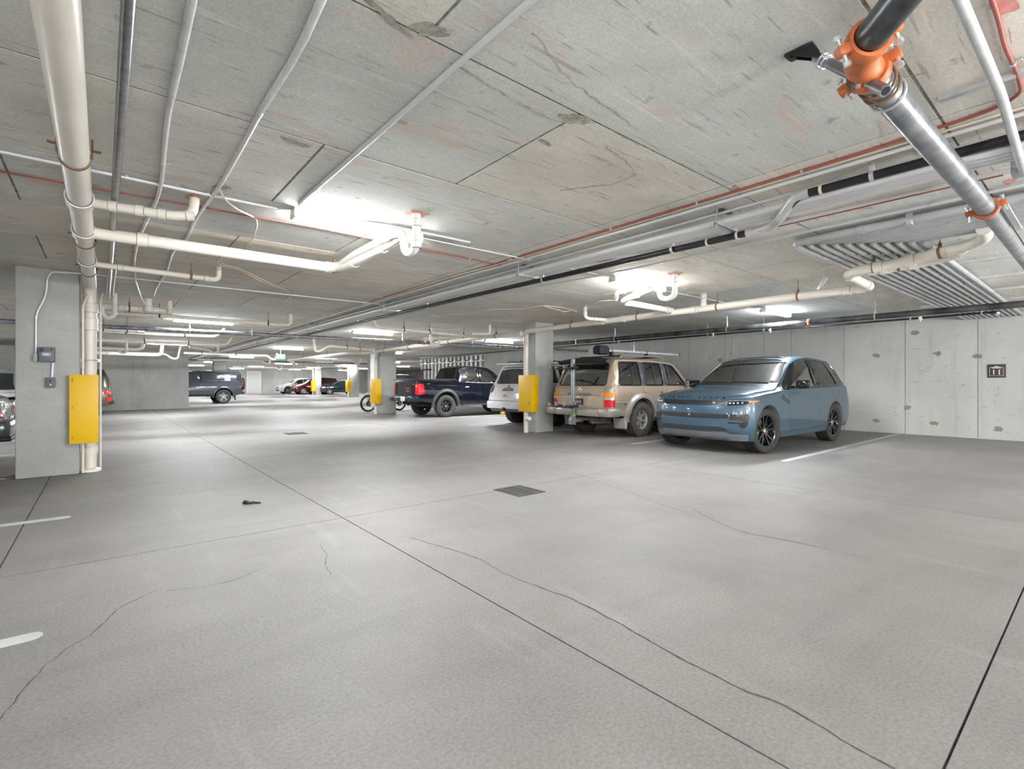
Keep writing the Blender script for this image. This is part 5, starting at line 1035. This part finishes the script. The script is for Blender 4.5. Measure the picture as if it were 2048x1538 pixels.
MB().box((2.1, 0, 1.52), (.02, .22, .06), bev=.01).build('rear_view_mirror', M_blk, c.root)
# crossbars, bag and tube on the roof
tb = empty('rod_carrier', (9.0, 7.5, 1.86), 0, 'silver tube with black end bag strapped along the gold off-roader roof', 'roof tube')
MB().cyl((.0, 0, .125), (3.0, .0, .125), .036, n=14).build('tube', M_galv, tb); MB().cyl((2.99, 0, .125), (3.03, 0, .125), .038, n=14).build('end_cap', M_blk, tb)
m = MB(); m.box((-.14, .02, .12), (.36, .24, .19), bev=.05); m.box((-.14, .02, .19), (.30, .18, .08), bev=.03); m.build('end_bag', flat('bag_navy', (.012, .014, .03), .7), tb)
for x in (.20, 1.55): m = MB(); m.extrude([(x-.05, -.04, .0), (x+.05, -.04, .0), (x+.025, -.04, .10), (x-.025, -.04, .10)], (0, .08, 0)); m.torus((x, 0, .125), (1, 0, 0), .04, .008, 14, 6); m.build('mount', M_blk, tb); MB().box((x, -.15+.45, -.005), (.05, 1.3, .03), bev=.006).build('crossbar', M_blk, tb)
# hitch bike rack
bk = empty('bike_rack', (8.22, 7.80, 0), 0, 'grey folded hitch bicycle rack standing behind the gold off-roader', 'bicycle rack')
M_rk = flat('rack_grey', (.30, .32, .34), .4, .5); M_lime = flat('rack_lime', (.30, .55, .05), .5)
MB().box((0.0, 0, 1.05), (.07, .075, 1.45), bev=.01, rot=rotmat(rz=0)).build('mast', M_rk, bk)
m = MB(); m.box((.10, 0, .37), (.42, .06, .06), bev=.008); m.extrude([(-.10, -.035, .30), (.06, -.035, .28), (.06, -.035, .44), (-.02, -.035, .52), (-.10, -.035, .42)], (0, .07, 0)); m.build('hitch_arm', M_rk, bk); m = MB(); m.box((0, -.045, .72+.02), (.09, .02, .07)); m.box((0, -.04, .50), (.05, .02, .05)); m.build('lever', M_lime, bk)
for z, y1 in ((1.56, .62), (.70, .66)):
    t_ = MB(); t_.tube([(-.05, -.20, z), (-.05, y1, z-.0+.02)], .022, 8); t_.tube([(-.13, -.16, z-.02), (-.13, y1-.1, z)], .018, 8); t_.box((-.08, .0, z), (.16, .16, .05), bev=.012); o = t_.build('tray_arm', flat('tray_black', (.03, .035, .04), .4, .3), bk)
    for y in (-.17, .15, .42, y1-.02): m = MB(); m.box((-.09, y, z+.02), (.12, .06, .05), bev=.012); m.cyl((-.09, y, z+.02), (-.12, y+.05, z+.09), .012, n=6); m.build('ratchet', M_rk if y > 0 else M_blk, o)
# ---------------------------------------------------------------- dark blue pickup, tail to the aisle
P_navy = flat('paint_navy', (0.0025, 0.004, 0.011), .2, .1, coat=1.0)
S = dict(L=5.42, W=.955, rf=.4, pf=2.8, rr=.12, pr=4, fl=.8, rl=.6, dir=1, extra=(3.60, 3.64, 3.66, 3.70, 3.74), sm=.018,
    top=[(0, .9), (.05, 1.10), (.3, 1.17), (1.0, 1.23), (1.35, 1.25), (1.45, 1.28), (2.05, 1.76), (2.25, 1.85), (2.7, 1.88), (3.3, 1.87), (3.50, 1.84), (3.60, 1.76), (3.76, 1.37), (3.82, 1.34), (5.36, 1.34), (5.42, 1.30)],
    belt=[(0, .9), (.1, 1.05), (1.3, 1.16), (3.5, 1.22), (3.8, 1.27), (5.42, 1.29)], bot=[(0, .5), (.4, .42), (3.4, .42), (4.8, .52), (5.42, .60)],
    rw=[(0, .8), (1.4, .80), (2.2, .70), (3.5, .69), (3.76, .80), (5.42, .86)], crown=[(0, .06), (1.4, .08), (2.2, .11), (3.6, .10), (3.8, .04), (5.42, .03)], shin=.02, gi=.97, sb=.965)
c = Car('pickup_truck', 'dark navy pickup truck seen from behind between the white off-roader and the motorcycle column', S, P_navy, (13.75, 16.12), math.pi, cat='truck')
FA, RA, WR = .95, 4.28, .395
for xa in (FA, RA): c.cut_arch(xa, WR+.05, .475, .36)
c.cut_cabin([(1.75, .9), (1.8, 1.25), (2.15, 1.65), (2.35, 1.80), (3.35, 1.80), (3.58, 1.3), (3.5, .85)], .85, 1.2, .65, 1.8)
fw = [(1.86, 1.24), (2.24, 1.66), (2.45, 1.76), (2.72, 1.78), (2.74, 1.24)]; rwn = [(2.84, 1.24), (2.82, 1.78), (3.18, 1.765), (3.34, 1.65), (3.42, 1.27)]
c.cut_side(rounded(fw, 2, .08)); c.cut_side(rounded(rwn, 2, .08)); wsh = [(-.74, 1.34), (-.62, 1.76), (.62, 1.76), (.74, 1.34)]; bwn = [(-.66, 1.40), (-.60, 1.77), (.60, 1.77), (.66, 1.40)]
c.cut_x(wsh, 1.2, 2.5); c.cut_x(bwn, 3.3, 4.0); c.cut_x([(-.78, .95), (-.78, 1.6), (.78, 1.6), (.78, .95)], 3.90, 5.34) if False else None
c.apply(); c.panel('windshield', 'front', wsh, -.006, M_glass, 8, 4, .004); c.panel('rear_window', 'rear', bwn, -.006, M_glassd, 8, 4, .004)
c.line('window_frame', 'rear', rounded(bwn, 2, .1), .012, M_blk, 0, closed=True)
M_flare = flat('flare_grey', (.055, .06, .07), .55)
def gmside(md):
    for o_, g_ in ((fw, M_glass), (rwn, M_glass)): c.panel('side_window', md, o_, -.01, g_, 8, 4, .004); c.line('window_frame', md, rounded(o_, 2, .08), .010, M_blkg, 0, closed=True)
    c.line('chrome_strip', md, [(1.86, 1.225), (2.8, 1.232), (3.42, 1.255)], .007, M_galv, 0.002)
    c.panel('pillar_trim', md, [(2.74, 1.24), (2.72, 1.78), (2.82, 1.78), (2.84, 1.24)], .003, M_blkg, 2, 4)
    for l in ([(1.75, 1.2), (1.72, .5)], [(2.79, 1.22), (2.80, .5)], [(3.60, 1.24), (3.60, .55)]): c.line('door_seam', md, l, .005, M_blk, -.001)
    for x in (2.55, 3.30): c.panel('door_handle', md, [(x, 1.06), (x, 1.095), (x+.16, 1.095), (x+.16, 1.06)], .014, M_galv if x > 3 else P_navy, 3, 1)
    flare(c, RA, WR+.05, .475, .10, M_flare, md, .05); flare(c, FA, WR+.05, .475, .10, M_flare, md, .05)
    sg = 1 if md == 'right' else -1; MB().box((2.62, sg*.93, .42), (1.95, .16, .05), bev=.015).build('running_board', M_flare, c.root)
    c.text('side_badge', md, 'AT4', .06, 5.05-.06, 1.19, M_galv, .006, flip=(-1 if md == 'right' else 1)); c.line('body_crease', md, [(3.8, 1.12), (4.6, 1.14), (5.2, 1.12)], .006, P_navy, 0)
both(gmside)
MB().box((4.55, 0, 1.335), (1.66, 1.62, .035), bev=.012).build('bed_cover', M_blk, c.root); m = MB(); m.box((5.40, 0, 1.335), (.06, 1.72, .05), bev=.012); m.box((3.86, 0, 1.36), (.05, 1.66, .035), bev=.01); m.build('bed_cap', M_blk, c.root)
c.line('tailgate_seam', 'rear', [(-.74, .70), (-.74, 1.28)], .006, M_blk, -.001); c.line('tailgate_seam', 'rear', [(.74, .70), (.74, 1.28)], .006, M_blk, -.001)
c.line('tailgate_seam', 'rear', [(-.55, 1.17), (-.5, .80), (.5, .80), (.55, 1.17)], .006, P_navy, .003)
for sg in (-1, 1):
    c.panel('tail_light', 'rear', rounded([(sg*.755, .82), (sg*.755, 1.20), (sg*.94, 1.20), (sg*.94, .82)], 2, .2), .014, M_red, 5, 3, .03)
    md = 'right' if sg > 0 else 'left'; c.panel('tail_light', md, rounded([(5.15, .88), (5.20, 1.20), (5.39, 1.20), (5.39, .82), (5.24, .82)], 2, .2), .014, M_red, 5, 3, .03); c.panel('reverse_light', 'rear', [(sg*.80, 1.09), (sg*.80, 1.14), (sg*.85, 1.14), (sg*.85, 1.09)], .018, M_lamp, 2, 1)
c.text('tailgate_lettering', 'rear', 'GMC', .135, .22, 1.02, flat('letter_red', (.55, .05, .06), .4), .008, sx=1.25)
c.text('tailgate_lettering', 'rear', 'CANYON', .045, .22, .93, M_galv, .006, sx=1.3); c.text('tailgate_lettering', 'rear', 'AT4', .06, .62, 1.17, M_galv, .006)
b_ = MB(); b_.box((5.50, 0, .66), (.20, 1.0, .17), bev=.03); o = b_.build('rear_bumper', flat('bumper_navy', (.02, .03, .05), .3, .4), c.root)
for sg in (-1, 1): MB().box((5.46, sg*.70, .665), (.26, .46, .20), bev=.05).build('bumper_corner', MATS['bumper_navy'], c.root); MB().box((5.595, sg*.55, .70), (.01, .14, .06), bev=.01).build('step_pad', M_blk, c.root)
lp = MB().box((5.61, .20, .665), (.012, .30, .15), bev=.003).build('license_plate', M_plate, c.root); vs, fs = textmesh('C3 22', .09); m = MB(); m.add([(5.618, .20+x*.9, .66+y) for x, y, _ in vs], fs); m.build('plate_lettering', flat('plate_ink', (.12, .10, .3), .5), lp, ang=0, fix=False)
m = MB(); m.cyl((4.28, -.7, .41), (4.28, .7, .41), .07, n=10); m.box((4.9, 0, .50), (.7, 1.0, .10)); m.cyl((4.6, .55, .42), (5.35, .62, .45), .04, n=10); m.build('underside', flat('under_dark', (.03, .03, .03), .8), c.root)
m = MB(); m.extrude([(3.0, -.1, 1.87), (3.18, -.1, 1.87), (3.18, -.1, 1.95)], (0, .02, 0)); m.build('roof_antenna', M_blk, c.root); c.panel('brake_light', 'rear', [(-.16, 1.80), (-.16, 1.835), (.16, 1.835), (.16, 1.80)], .006, M_red, 4, 1)
rim_d = flat('alloy_dark', (.08, .08, .09), .3, .8)
for sg in (-1, 1): c.wheel(FA, sg, WR, .27, .235, (6, 'y'), tire=M_dusty, inset=-.02, rimmat=rim_d, treads=0); c.wheel(RA, sg, WR, .27, .235, (6, 'y'), tire=M_dusty, inset=-.02, rimmat=rim_d, treads=0)
c.mirror(2.0, 1.26, M_blkg, sz=(.12, .22, .2), arm=.08); c.seats((2.45, 3.0), .75, M_int, h=.6, y=.37)
# yellow strap end by the pickup
o = MB().box((12.1, 15.25, .05), (.16, .12, .09), bev=.02).build('wheel_chock', M_yellow); tag(o, 'small yellow wheel chock on the floor under the dark pickup', 'chock')
# ---------------------------------------------------------------- white off-roader
P_white = flat('paint_white', (0.74, 0.75, 0.76), .28, 0, coat=.9)
S = dict(L=4.83, W=.96, rf=.4, pf=2.8, rr=.22, pr=3.4, fl=.8, rl=.9, dir=1,
    top=[(0, .85), (.05, 1.02), (.4, 1.12), (1.3, 1.20), (1.45, 1.23), (2.05, 1.66), (2.3, 1.76), (3.0, 1.82), (4.2, 1.80), (4.50, 1.77), (4.56, 1.68), (4.72, 1.22), (4.80, 1.08), (4.83, .8)],
    belt=[(0, .85), (.1, 1.0), (1.4, 1.14), (4.4, 1.20), (4.7, 1.12), (4.83, .9)], bot=[(0, .5), (.4, .42), (4.3, .46), (4.83, .52)],
    rw=[(0, .8), (1.4, .80), (2.2, .72), (4.4, .69), (4.83, .82)], crown=[(0, .06), (1.4, .08), (2.2, .11), (4.83, .10)], shin=.02, gi=.965, sb=.965, rset=[(.4, .0), (.75, -.03), (.9, .02), (1.2, .08), (1.75, .23)])
c = Car('car', 'white off-roader seen from behind, partly hidden by the middle column', S, P_white, (13.66, 10.98), math.pi)
FA, RA, WR = .93, 3.72, .385
for xa in (FA, RA): c.cut_arch(xa, WR+.03, .455, .36)
c.apply()
bwn = [(-.66, 1.20), (-.585, 1.68), (.585, 1.68), (.66, 1.20)]; M_dkg = flat('glass_dark', (.02, .025, .032), .06, coat=.8)
c.panel('rear_window', 'rear', rounded(bwn, 2, .12), .003, M_dkg, 10, 4)
for o_ in ([(1.85, 1.20), (2.24, 1.64), (2.68, 1.71), (2.70, 1.21)], [(2.78, 1.21), (2.76, 1.715), (3.50, 1.71), (3.56, 1.22)], [(3.64, 1.22), (3.60, 1.71), (4.25, 1.68), (4.42, 1.24)]): both(lambda md: c.panel('side_window', md, o_, .003, M_dkg, 8, 4))
c.panel('windshield', 'front', [(-.72, 1.27), (-.6, 1.68), (.6, 1.68), (.72, 1.27)], .003, M_dkg, 8, 4)
for sg in (-1, 1): c.panel('tail_light', 'rear', rounded([(sg*.70, .95), (sg*.70, 1.15), (sg*.88, 1.17), (sg*.88, .93)], 2, .2), .01, flat('lamp_smoked', (.10, .09, .11), .1, coat=1), 4, 3, .02)
c.panel('tailgate_handle', 'rear', [(-.26, 1.00), (-.18, 1.08), (.18, 1.08), (.26, 1.00)], .012, flat('handle_satin', (.10, .10, .11), .4), 6, 2, .02); c.text('tailgate_lettering', 'rear', '4RUNNER', .055, 0, 1.035, M_galv, .016, sx=1.1)
MB().torus(c.pt('rear', 0, 1.115, .006), (1, 0, .15), .04, .008, 16, 6).build('emblem', M_blk, c.root)
lp = c.panel('license_plate', 'rear', [(-.18, .80), (-.18, .95), (.13, .95), (.13, .80)], .01, M_plate, 2, 1); m = MB(); p = c.pt('rear', -.03, .86, .018); m.extrude([p+Vector((0, -.12, -.03)), p+Vector((0, -.05, .05)), p+Vector((0, .0, .01)), p+Vector((0, .05, .05)), p+Vector((0, .12, -.03))], (.002, 0, 0)); m.build('plate_picture', flat('plate_orange', (.65, .25, .08), .5), lp)
c.line('tailgate_seam', 'rear', [(-.78, 1.12), (-.76, .70), (.76, .70), (.78, 1.12)], .006, M_blk, -.001); c.line('bumper_seam', 'rear', [(-.85, .72), (.85, .72)], .004, M_blk, 0)
MB().box((4.86, 0, .60), (.10, 1.64, .22), bev=.04).build('rear_bumper', P_white, c.root); MB().box((4.78, 0, .46), (.2, 1.3, .1), bev=.03).build('bumper_valance', flat('valance_grey', (.08, .08, .08), .7), c.root); MB().box((4.88, 0, .50), (.12, .09, .08), bev=.01).build('tow_hitch', M_black, c.root)
m = MB(); m.box((4.58, 0, 1.775), (.26, 1.25, .035), bev=.015); m.build('spoiler', P_white, c.root)
for sg in (-1, 1): m = MB(); m.tube([(2.3, sg*.62, 1.78), (2.4, sg*.62, 1.86), (4.2, sg*.62, 1.86), (4.35, sg*.62, 1.78)], .016, 8, .08); m.build('roof_rail', M_blk, c.root)
m = MB(); m.extrude([(4.1, -.01, 1.80), (4.3, -.01, 1.80), (4.3, -.01, 1.88)], (0, .02, 0)); m.build('roof_antenna', M_blk, c.root)
for sg in (-1, 1): c.wheel(FA, sg, WR, .265, .22, (6, 'fat'), tire=M_rub, inset=0, treads=32, rimmat=rim_d); c.wheel(RA, sg, WR, .265, .22, (6, 'fat'), tire=M_rub, inset=0, treads=32, rimmat=rim_d)
# ---------------------------------------------------------------- dark grey boxy off-roader with spare wheel
P_dgrey = flat('paint_dark_grey', (0.038, 0.042, 0.056), .25, .4, coat=1.0)
S = dict(L=4.75, W=.995, rf=.35, pf=3, rr=.14, pr=4, fl=.8, rl=.9,
    top=[(0, .9), (.05, 1.10), (.5, 1.20), (1.3, 1.26), (1.45, 1.30), (1.85, 1.75), (2.0, 1.88), (2.4, 1.95), (4.2, 1.97), (4.64, 1.94), (4.70, 1.80), (4.75, 1.2)],
    belt=[(0, .9), (.1, 1.05), (1.4, 1.20), (4.75, 1.24)], bot=[(0, .5), (.4, .42), (4.2, .44), (4.75, .56)], rw=[(0, .8), (1.4, .82), (2.0, .78), (4.75, .77)], crown=[(0, .05), (1.4, .06), (2.2, .09), (4.75, .08)], shin=.02, gi=.975, sb=.97, te=3.2)
c = Car('car', 'dark grey boxy off-roader with a spare wheel, beyond the end of the centre wall', S, P_dgrey, (1.80, 34.4), 0)
FA, RA, WR = .85, 3.72, .405
for xa in (FA, RA): c.cut_arch(xa, WR+.03, .49, .36)
c.apply()
def dfside(md):
    for o_ in ([(1.75, 1.27), (2.0, 1.76), (2.50, 1.79), (2.52, 1.27)], [(2.62, 1.27), (2.61, 1.79), (3.42, 1.79), (3.42, 1.27)], [(3.56, 1.27), (3.56, 1.78), (4.55, 1.77), (4.58, 1.27)]): c.panel('side_window', md, o_, .003, M_dkg, 6, 3)
    c.panel('roof_side', md, [(1.62, 1.262), (2.05, 1.80), (2.2, 1.86), (4.62, 1.86), (4.68, 1.262)], .0015, M_blkg, 10, 4)
    c.panel('window_sheet', md, [(3.78, 1.34), (3.78, 1.71), (4.08, 1.71), (4.08, 1.34)], .008, flat('sheet_pale', (.16, .17, .19), .5), 3, 3)
    c.line('belt_strip', md, [(1.5, 1.245), (4.68, 1.262)], .006, M_blk, .0)
    for l in ([(2.57, 1.24), (2.57, .5)], [(3.50, 1.24), (3.48, 1.05), (3.25, .85), (3.18, .5)]): c.line('door_seam', md, l, .006, M_blk, 0)
    for x in (2.36, 3.26): c.panel('door_handle', md, [(x, 1.06), (x, 1.10), (x+.15, 1.10), (x+.15, 1.06)], .016, M_blk, 2, 1)
    c.panel('sill', md, [(1.35, .44), (1.35, .56), (3.2, .56), (3.2, .44)], .01, M_blk, 8, 1)
    flare(c, RA, WR+.03, .49, .09, P_dgrey, md, .03); flare(c, FA, WR+.03, .49, .09, P_dgrey, md, .03)
both(dfside)
m = MB(); m.lathe([(.16, 0), (.36, 0), (.39, .03), (.39, .20), (.34, .24), (.01, .24)], (4.74, 0, 1.14), (1, 0, 0), 36); m.build('spare_wheel_cover', M_rub, c.root)
for sg in (-1, 1):
    for z in (1.05, 1.28): MB().box((4.745, sg*.84, z), (.03, .13, .13), bev=.01).build('tail_light', M_red, c.root)
    c.wheel(FA, sg, WR, .26, .27, (5, 'fat'), tire=M_rub, inset=-.01, rimmat=flat('alloy_grey', (.22, .22, .23), .35, .6)); c.wheel(RA, sg, WR, .26, .27, (5, 'fat'), tire=M_rub, inset=-.01, rimmat=flat('alloy_grey', (.22, .22, .23), .35, .6))
    MB().box((4.35, sg*.80, .36), (.03, .26, .34), bev=.01).build('mud_flap', M_blk, c.root)
MB().box((4.78, 0, .62), (.16, 1.8, .18), bev=.04).build('rear_bumper', P_dgrey, c.root); c.mirror(1.85, 1.26, M_blkg)
# ---------------------------------------------------------------- generic car for the ones seen far off or in part
def simple_car(label, P, loc, rz, L=4.6, W=.93, H=1.70, axles=(.9, 3.65), R=.36, wag=1, rtop=.15, dark_roof=None, rimmat=M_silv, rims=(5, 'double'), tail=None, name='car', low=False, belt=1.0, tl=((.70, .92), (.80, 1.0)), bumper_dark=True, plan=(2.4, 3.0)):
    h = H; b = belt
    if low: top = [(0, .6), (.05, .74), (.3, .82), (1.2, .95), (1.35, 1.0), (2.1, h-.06), (2.5, h), (3.1, h-.02), (3.75, 1.16), (3.95, 1.09), (4.45, 1.06), (L-.05, 1.0), (L, .8)]
    else: top = [(0, .65), (.05, .82), (.25, .93), (1.1, b+.05), (1.25, b+.09), (1.95, h-.13), (2.3, h-.03), (3.0, h), (L-.75, h-.05), (L-.32, h-.12), (L-.27, h-.20), (L-.09, b+.06), (L-.03, b-.05), (L, .75)]
    S = dict(L=L, W=W, rf=.45, pf=plan[0], rr=.30, pr=plan[1], fl=.8, rl=.8, top=top, belt=[(0, .6), (.1, .78), (.4, .88), (1.3, b-.02), (L-.3, b+.03), (L, .8)], bot=[(0, .3), (.4, .24), (L-.6, .26), (L, .38)],
        rw=[(0, .7), (1.3, .78), (2.1, .66), (L-.5, .63), (L, .78)], crown=[(0, .05), (1.3, .07), (2.1, .11), (L, .09)], shin=.03, fset=[(.2, .1), (.45, 0), (.7, .0), (.9, .1)], rset=[(.3, .1), (.5, 0), (.95, .02), (1.6, rtop)])
    c = Car(name, label, S, P, loc, rz); 
    for xa in axles: c.cut_arch(xa, R+.01, R+.055, .33)
    c.apply()
    if low: sw = [[(1.62, b+.02), (2.12, h-.17), (2.62, h-.10), (2.64, b+.02)], [(2.72, b+.02), (2.70, h-.10), (3.1, h-.14), (3.55, 1.12), (3.55, b+.03)]]
    else: sw = [[(1.55, b+.03), (2.05, h-.22), (2.52, h-.13), (2.54, b+.03)], [(2.62, b+.03), (2.60, h-.13), (3.35, h-.15), (3.40, b+.04)], [(3.48, b+.04), (3.44, h-.16), (L-.72, h-.22), (L-.42, b+.08)]]
    for o_ in sw:
        both(lambda md: c.panel('side_window', md, o_, .003, M_dkg, 7, 3))
    both(lambda md: [c.line('door_seam', md, [(x, b), (x, .35)], .005, M_blk, 0) for x in (1.62, 2.58, 3.44)] and None)
    both(lambda md: c.panel('sill', md, [(axles[0]+R+.1, .26), (axles[0]+R+.1, .36), (axles[1]-R-.1, .36), (axles[1]-R-.1, .27)], .006, M_blk, 6, 1))
    both(lambda md: [c.panel('door_handle', md, [(x, b-.16), (x, b-.13), (x+.16, b-.13), (x+.16, b-.16)], .012, P, 2, 1) for x in (2.32, 3.15)] and None)
    zt = h-.2 if not low else h-.14
    c.panel('windshield', 'front', [(-.64, b+.14), (-.54, zt), (.54, zt), (.64, b+.14)], .003, M_dkg, 8, 4)
    c.panel('rear_window', 'rear', [(-.58, b+.10 if not low else 1.14), (-.50, h-.24), (.50, h-.24), (.58, b+.10 if not low else 1.14)], .003, M_dkg, 8, 3)
    for sg in (-1, 1):
        hl = c.panel('headlight', 'front', [(sg*.50, .66), (sg*.52, .76), (sg*.84, .80), (sg*.83, .68)], .006, M_lamp, 6, 2); c.panel('tail_light', 'rear', [(sg*.55, tl[0][0]), (sg*.55, tl[0][1]), (sg*(W-.07), tl[1][1]), (sg*(W-.07), tl[1][0])], .008, M_red, 6, 2)
        md = 'right' if sg > 0 else 'left'; c.panel('tail_light', md, [(L-.30, tl[1][0]), (L-.30, tl[1][1]-.02), (L-.10, tl[1][1]), (L-.10, tl[1][0])], .008, M_red, 3, 2)
        for xa in axles: c.wheel(xa, sg, R, .235, R*.68, rims, tire=M_rub, inset=.01, rimmat=rimmat)
    c.panel('grille', 'front', [(-.48, .60), (-.50, .75), (.50, .75), (.48, .60)], .006, M_blk, 8, 2); c.panel('lower_intake', 'front', [(-.62, .34), (-.58, .50), (.58, .50), (.62, .34)], .006, M_blk, 8, 2)
    c.panel('rear_valance', 'rear', [(-.72, .36), (-.76, .52), (.76, .52), (.72, .36)], .008, M_blk, 8, 2)
    c.panel('license_plate', 'rear', [(-.2, .60), (-.2, .72), (.2, .72), (.2, .60)], .012, M_plate, 2, 1)
    c.mirror(1.75, b+.04, P, sz=(.12, .2, .14)); 
    if not low: MB().box((L-.40, 0, h-.10), (.26, 1.1, .03), bev=.012).build('spoiler', P, c.root)
    if dark_roof: c.panel('roof_panel', 'top', rounded([(2.2, -.6), (2.2, .6), (L-.6, .58), (L-.6, -.58)], 2, .1), .003, dark_roof, 10, 6)
    return c
P_olive = flat('paint_olive', (.085, .080, .050), .3, .3, coat=.9)
oc = simple_car('olive brown SUV with red tail lights, its back end showing right of the near column', P_olive, (-4.33, 25.6), 0, L=4.68, W=.95, H=1.84, rtop=-.10, axles=(.9, 3.70), belt=1.06, tl=((.82, .92), (.80, .93)))
for md in ('left',): oc.panel('tail_band', md, [(4.25, .80), (4.25, .87), (4.62, .88), (4.62, .80)], .011, M_red, 4, 1); oc.panel('tail_light', md, [(4.45, .52), (4.45, .66), (4.60, .68), (4.60, .52)], .012, M_red, 3, 2)
m = MB(); m.box((4.58, 0, .45), (.24, 1.7, .08), bev=.03); m.build('step_bumper', M_blk, oc.root)
P_silver = flat('paint_silver', (.42, .43, .43), .22, .6, coat=1)
sc_ = simple_car('silver crossover showing its wheel and side left of the near column', P_silver, (-5.55, 23.15), 0, L=4.5, W=.93, H=1.68, axles=(.9, 3.38), R=.36, rims=(9, 'thin'), belt=.98)
sc_.line('side_crease', 'left', [(.8, .88), (4.2, .92)], .012, M_chrome, .0); sc_.line('side_crease', 'left', [(1.4, .70), (3.0, .72)], .010, M_chrome, .0)
P_gun = flat('paint_gunmetal', (.16, .165, .18), .2, .7, coat=1)
gs = simple_car('gunmetal sedan whose back bumper pokes in at the left edge, nearest vehicle', P_gun, (-5.72, 11.1), 0, L=4.62, W=.90, H=1.44, low=True, axles=(.9, 3.62), R=.33, belt=.93, name='car')
MB().box((4.56, 0, .56), (.28, 1.66, .26), bev=.07).build('rear_bumper', P_gun, gs.root); MB().box((4.60, 0, .40), (.16, 1.4, .07), bev=.02).build('bumper_lip', M_blk, gs.root)
for sg in (-1, 1): MB().box((4.52, sg*.70, .88), (.16, .26, .13), bev=.03).build('lamp_cluster', M_chrome, gs.root)
# far cars
P_green = flat('paint_dark_teal', (.006, .035, .045), .2, .3, coat=1); P_red = flat('paint_dark_red', (.19, .008, .012), .2, .3, coat=1); P_blk = flat('paint_black', (.01, .01, .012), .15, coat=1)
hc = simple_car('small dark teal hatchback with pale roof parked between two distant columns', P_green, (17.1, 51.6), 0, L=3.95, W=.87, H=1.50, axles=(.72, 3.25), R=.34, belt=.96, dark_roof=M_white, rims=(7, 'thin'))
simple_car('dark red wagon behind the teal hatchback', P_red, (15.3, 55.0), 0, L=4.9, W=.96, H=1.80, axles=(.95, 3.85), R=.38, belt=1.08)
simple_car('white SUV with its nose showing left of the red wagon', P_white, (14.5, 57.6), 0, L=4.9, W=.97, H=1.72, axles=(.95, 3.85), R=.38, belt=1.05)
bvc = simple_car('black off-roader tail with spare wheel, glimpsed between the motorcycle column and the far wall', P_blk, (20.6, 35.0), math.pi, L=4.5, W=.93, H=1.86, axles=(.8, 3.5), R=.42, belt=1.18)
MB().lathe([(.14, 0), (.34, 0), (.38, .04), (.38, .2), (.33, .24), (.01, .22)], (4.46, 0, 1.1), (1, 0, 0), 28).build('spare_wheel', M_rub, bvc.root)
# ---------------------------------------------------------------- motorcycle behind the column
mc = empty('motorcycle', (9.40, 20.1, 0), 0, 'off-road motorcycle parked behind the column, its front wheel showing at left', 'motorcycle')
def mwheel(x, R):
    m = MB(); m.lathe([(R-.07, -.04), (R-.02, -.05), (R, -.025), (R, .025), (R-.02, .05), (R-.07, .04)], (x, 0, R), (0, 1, 0), 36); o = m.build('wheel', M_rub, mc)
    m = MB(); m.lathe([(R-.085, -.022), (R-.06, -.03), (R-.06, .03), (R-.085, .022)], (x, 0, R), (0, 1, 0), 36, close=True); m.build('rim', flat('rim_cream', (.62, .57, .47), .4, .3), o)
    m = MB(); m.cyl((x, -.05, R), (x, .05, R), .035, n=12); m.lathe([(.06, -.055), (.11, -.055), (.11, -.06), (.06, -.06)], (x, 0, R), (0, 1, 0), 20)
    m.build('hub', M_blk, o); m = MB()
    for k in range(18):
        a = math.tau*k/18; m.cyl((x+.03*math.cos(a+.4), .03*(-1)**k, R+.03*math.sin(a+.4)), (x+(R-.08)*math.cos(a), 0, R+(R-.08)*math.sin(a)), .002, n=4, caps=False)
    m.build('spokes', M_zinc, o)
mwheel(-.72, .35); mwheel(.70, .33)
m = MB(); 
for s in (-1, 1): m.cyl((-.72, s*.08, .35), (-.42, s*.08, 1.02), .022, n=10)
m.build('fork', M_blk, mc); m = MB(); m.tube([(-.42, -.38, 1.12), (-.40, -.2, 1.10), (-.42, 0, 1.06), (-.40, .2, 1.10), (-.42, .38, 1.12)], .012, 8); m.build('handlebar', M_blk, mc)
m = MB(); m.tube([(-.95, 0, .70), (-.75, 0, .76), (-.55, 0, .72)], [.04, .06, .05], 8); m.build('fender', M_white, mc); m = MB(); m.box((-.15, 0, .88), (.46, .26, .22), bev=.08); m.build('tank', M_blk, mc); m = MB(); m.box((.32, 0, .90), (.62, .22, .09), bev=.04); m.build('seat', M_blk, mc)
m = MB(); m.box((-.05, 0, .50), (.42, .30, .36), bev=.08); m.build('engine', rim_d, mc); m = MB(); m.tube([(-.4, 0, .98), (.1, 0, .78), (.2, 0, .4), (-.2, 0, .3), (-.4, 0, .95)], .025, 8); m.tube([(.15, .12, .42), (.70, .12, .34)], .025, 8); m.tube([(.15, -.12, .42), (.70, -.12, .34)], .025, 8); m.tube([(0, .16, .35), (.3, .17, .38), (.8, .17, .62)], .035, 10); m.build('frame', M_black, mc)
m = MB(); m.cyl((.0, -.15, .32), (-.05, -.36, .0), .012, n=8); m.build('kickstand', M_black, mc)
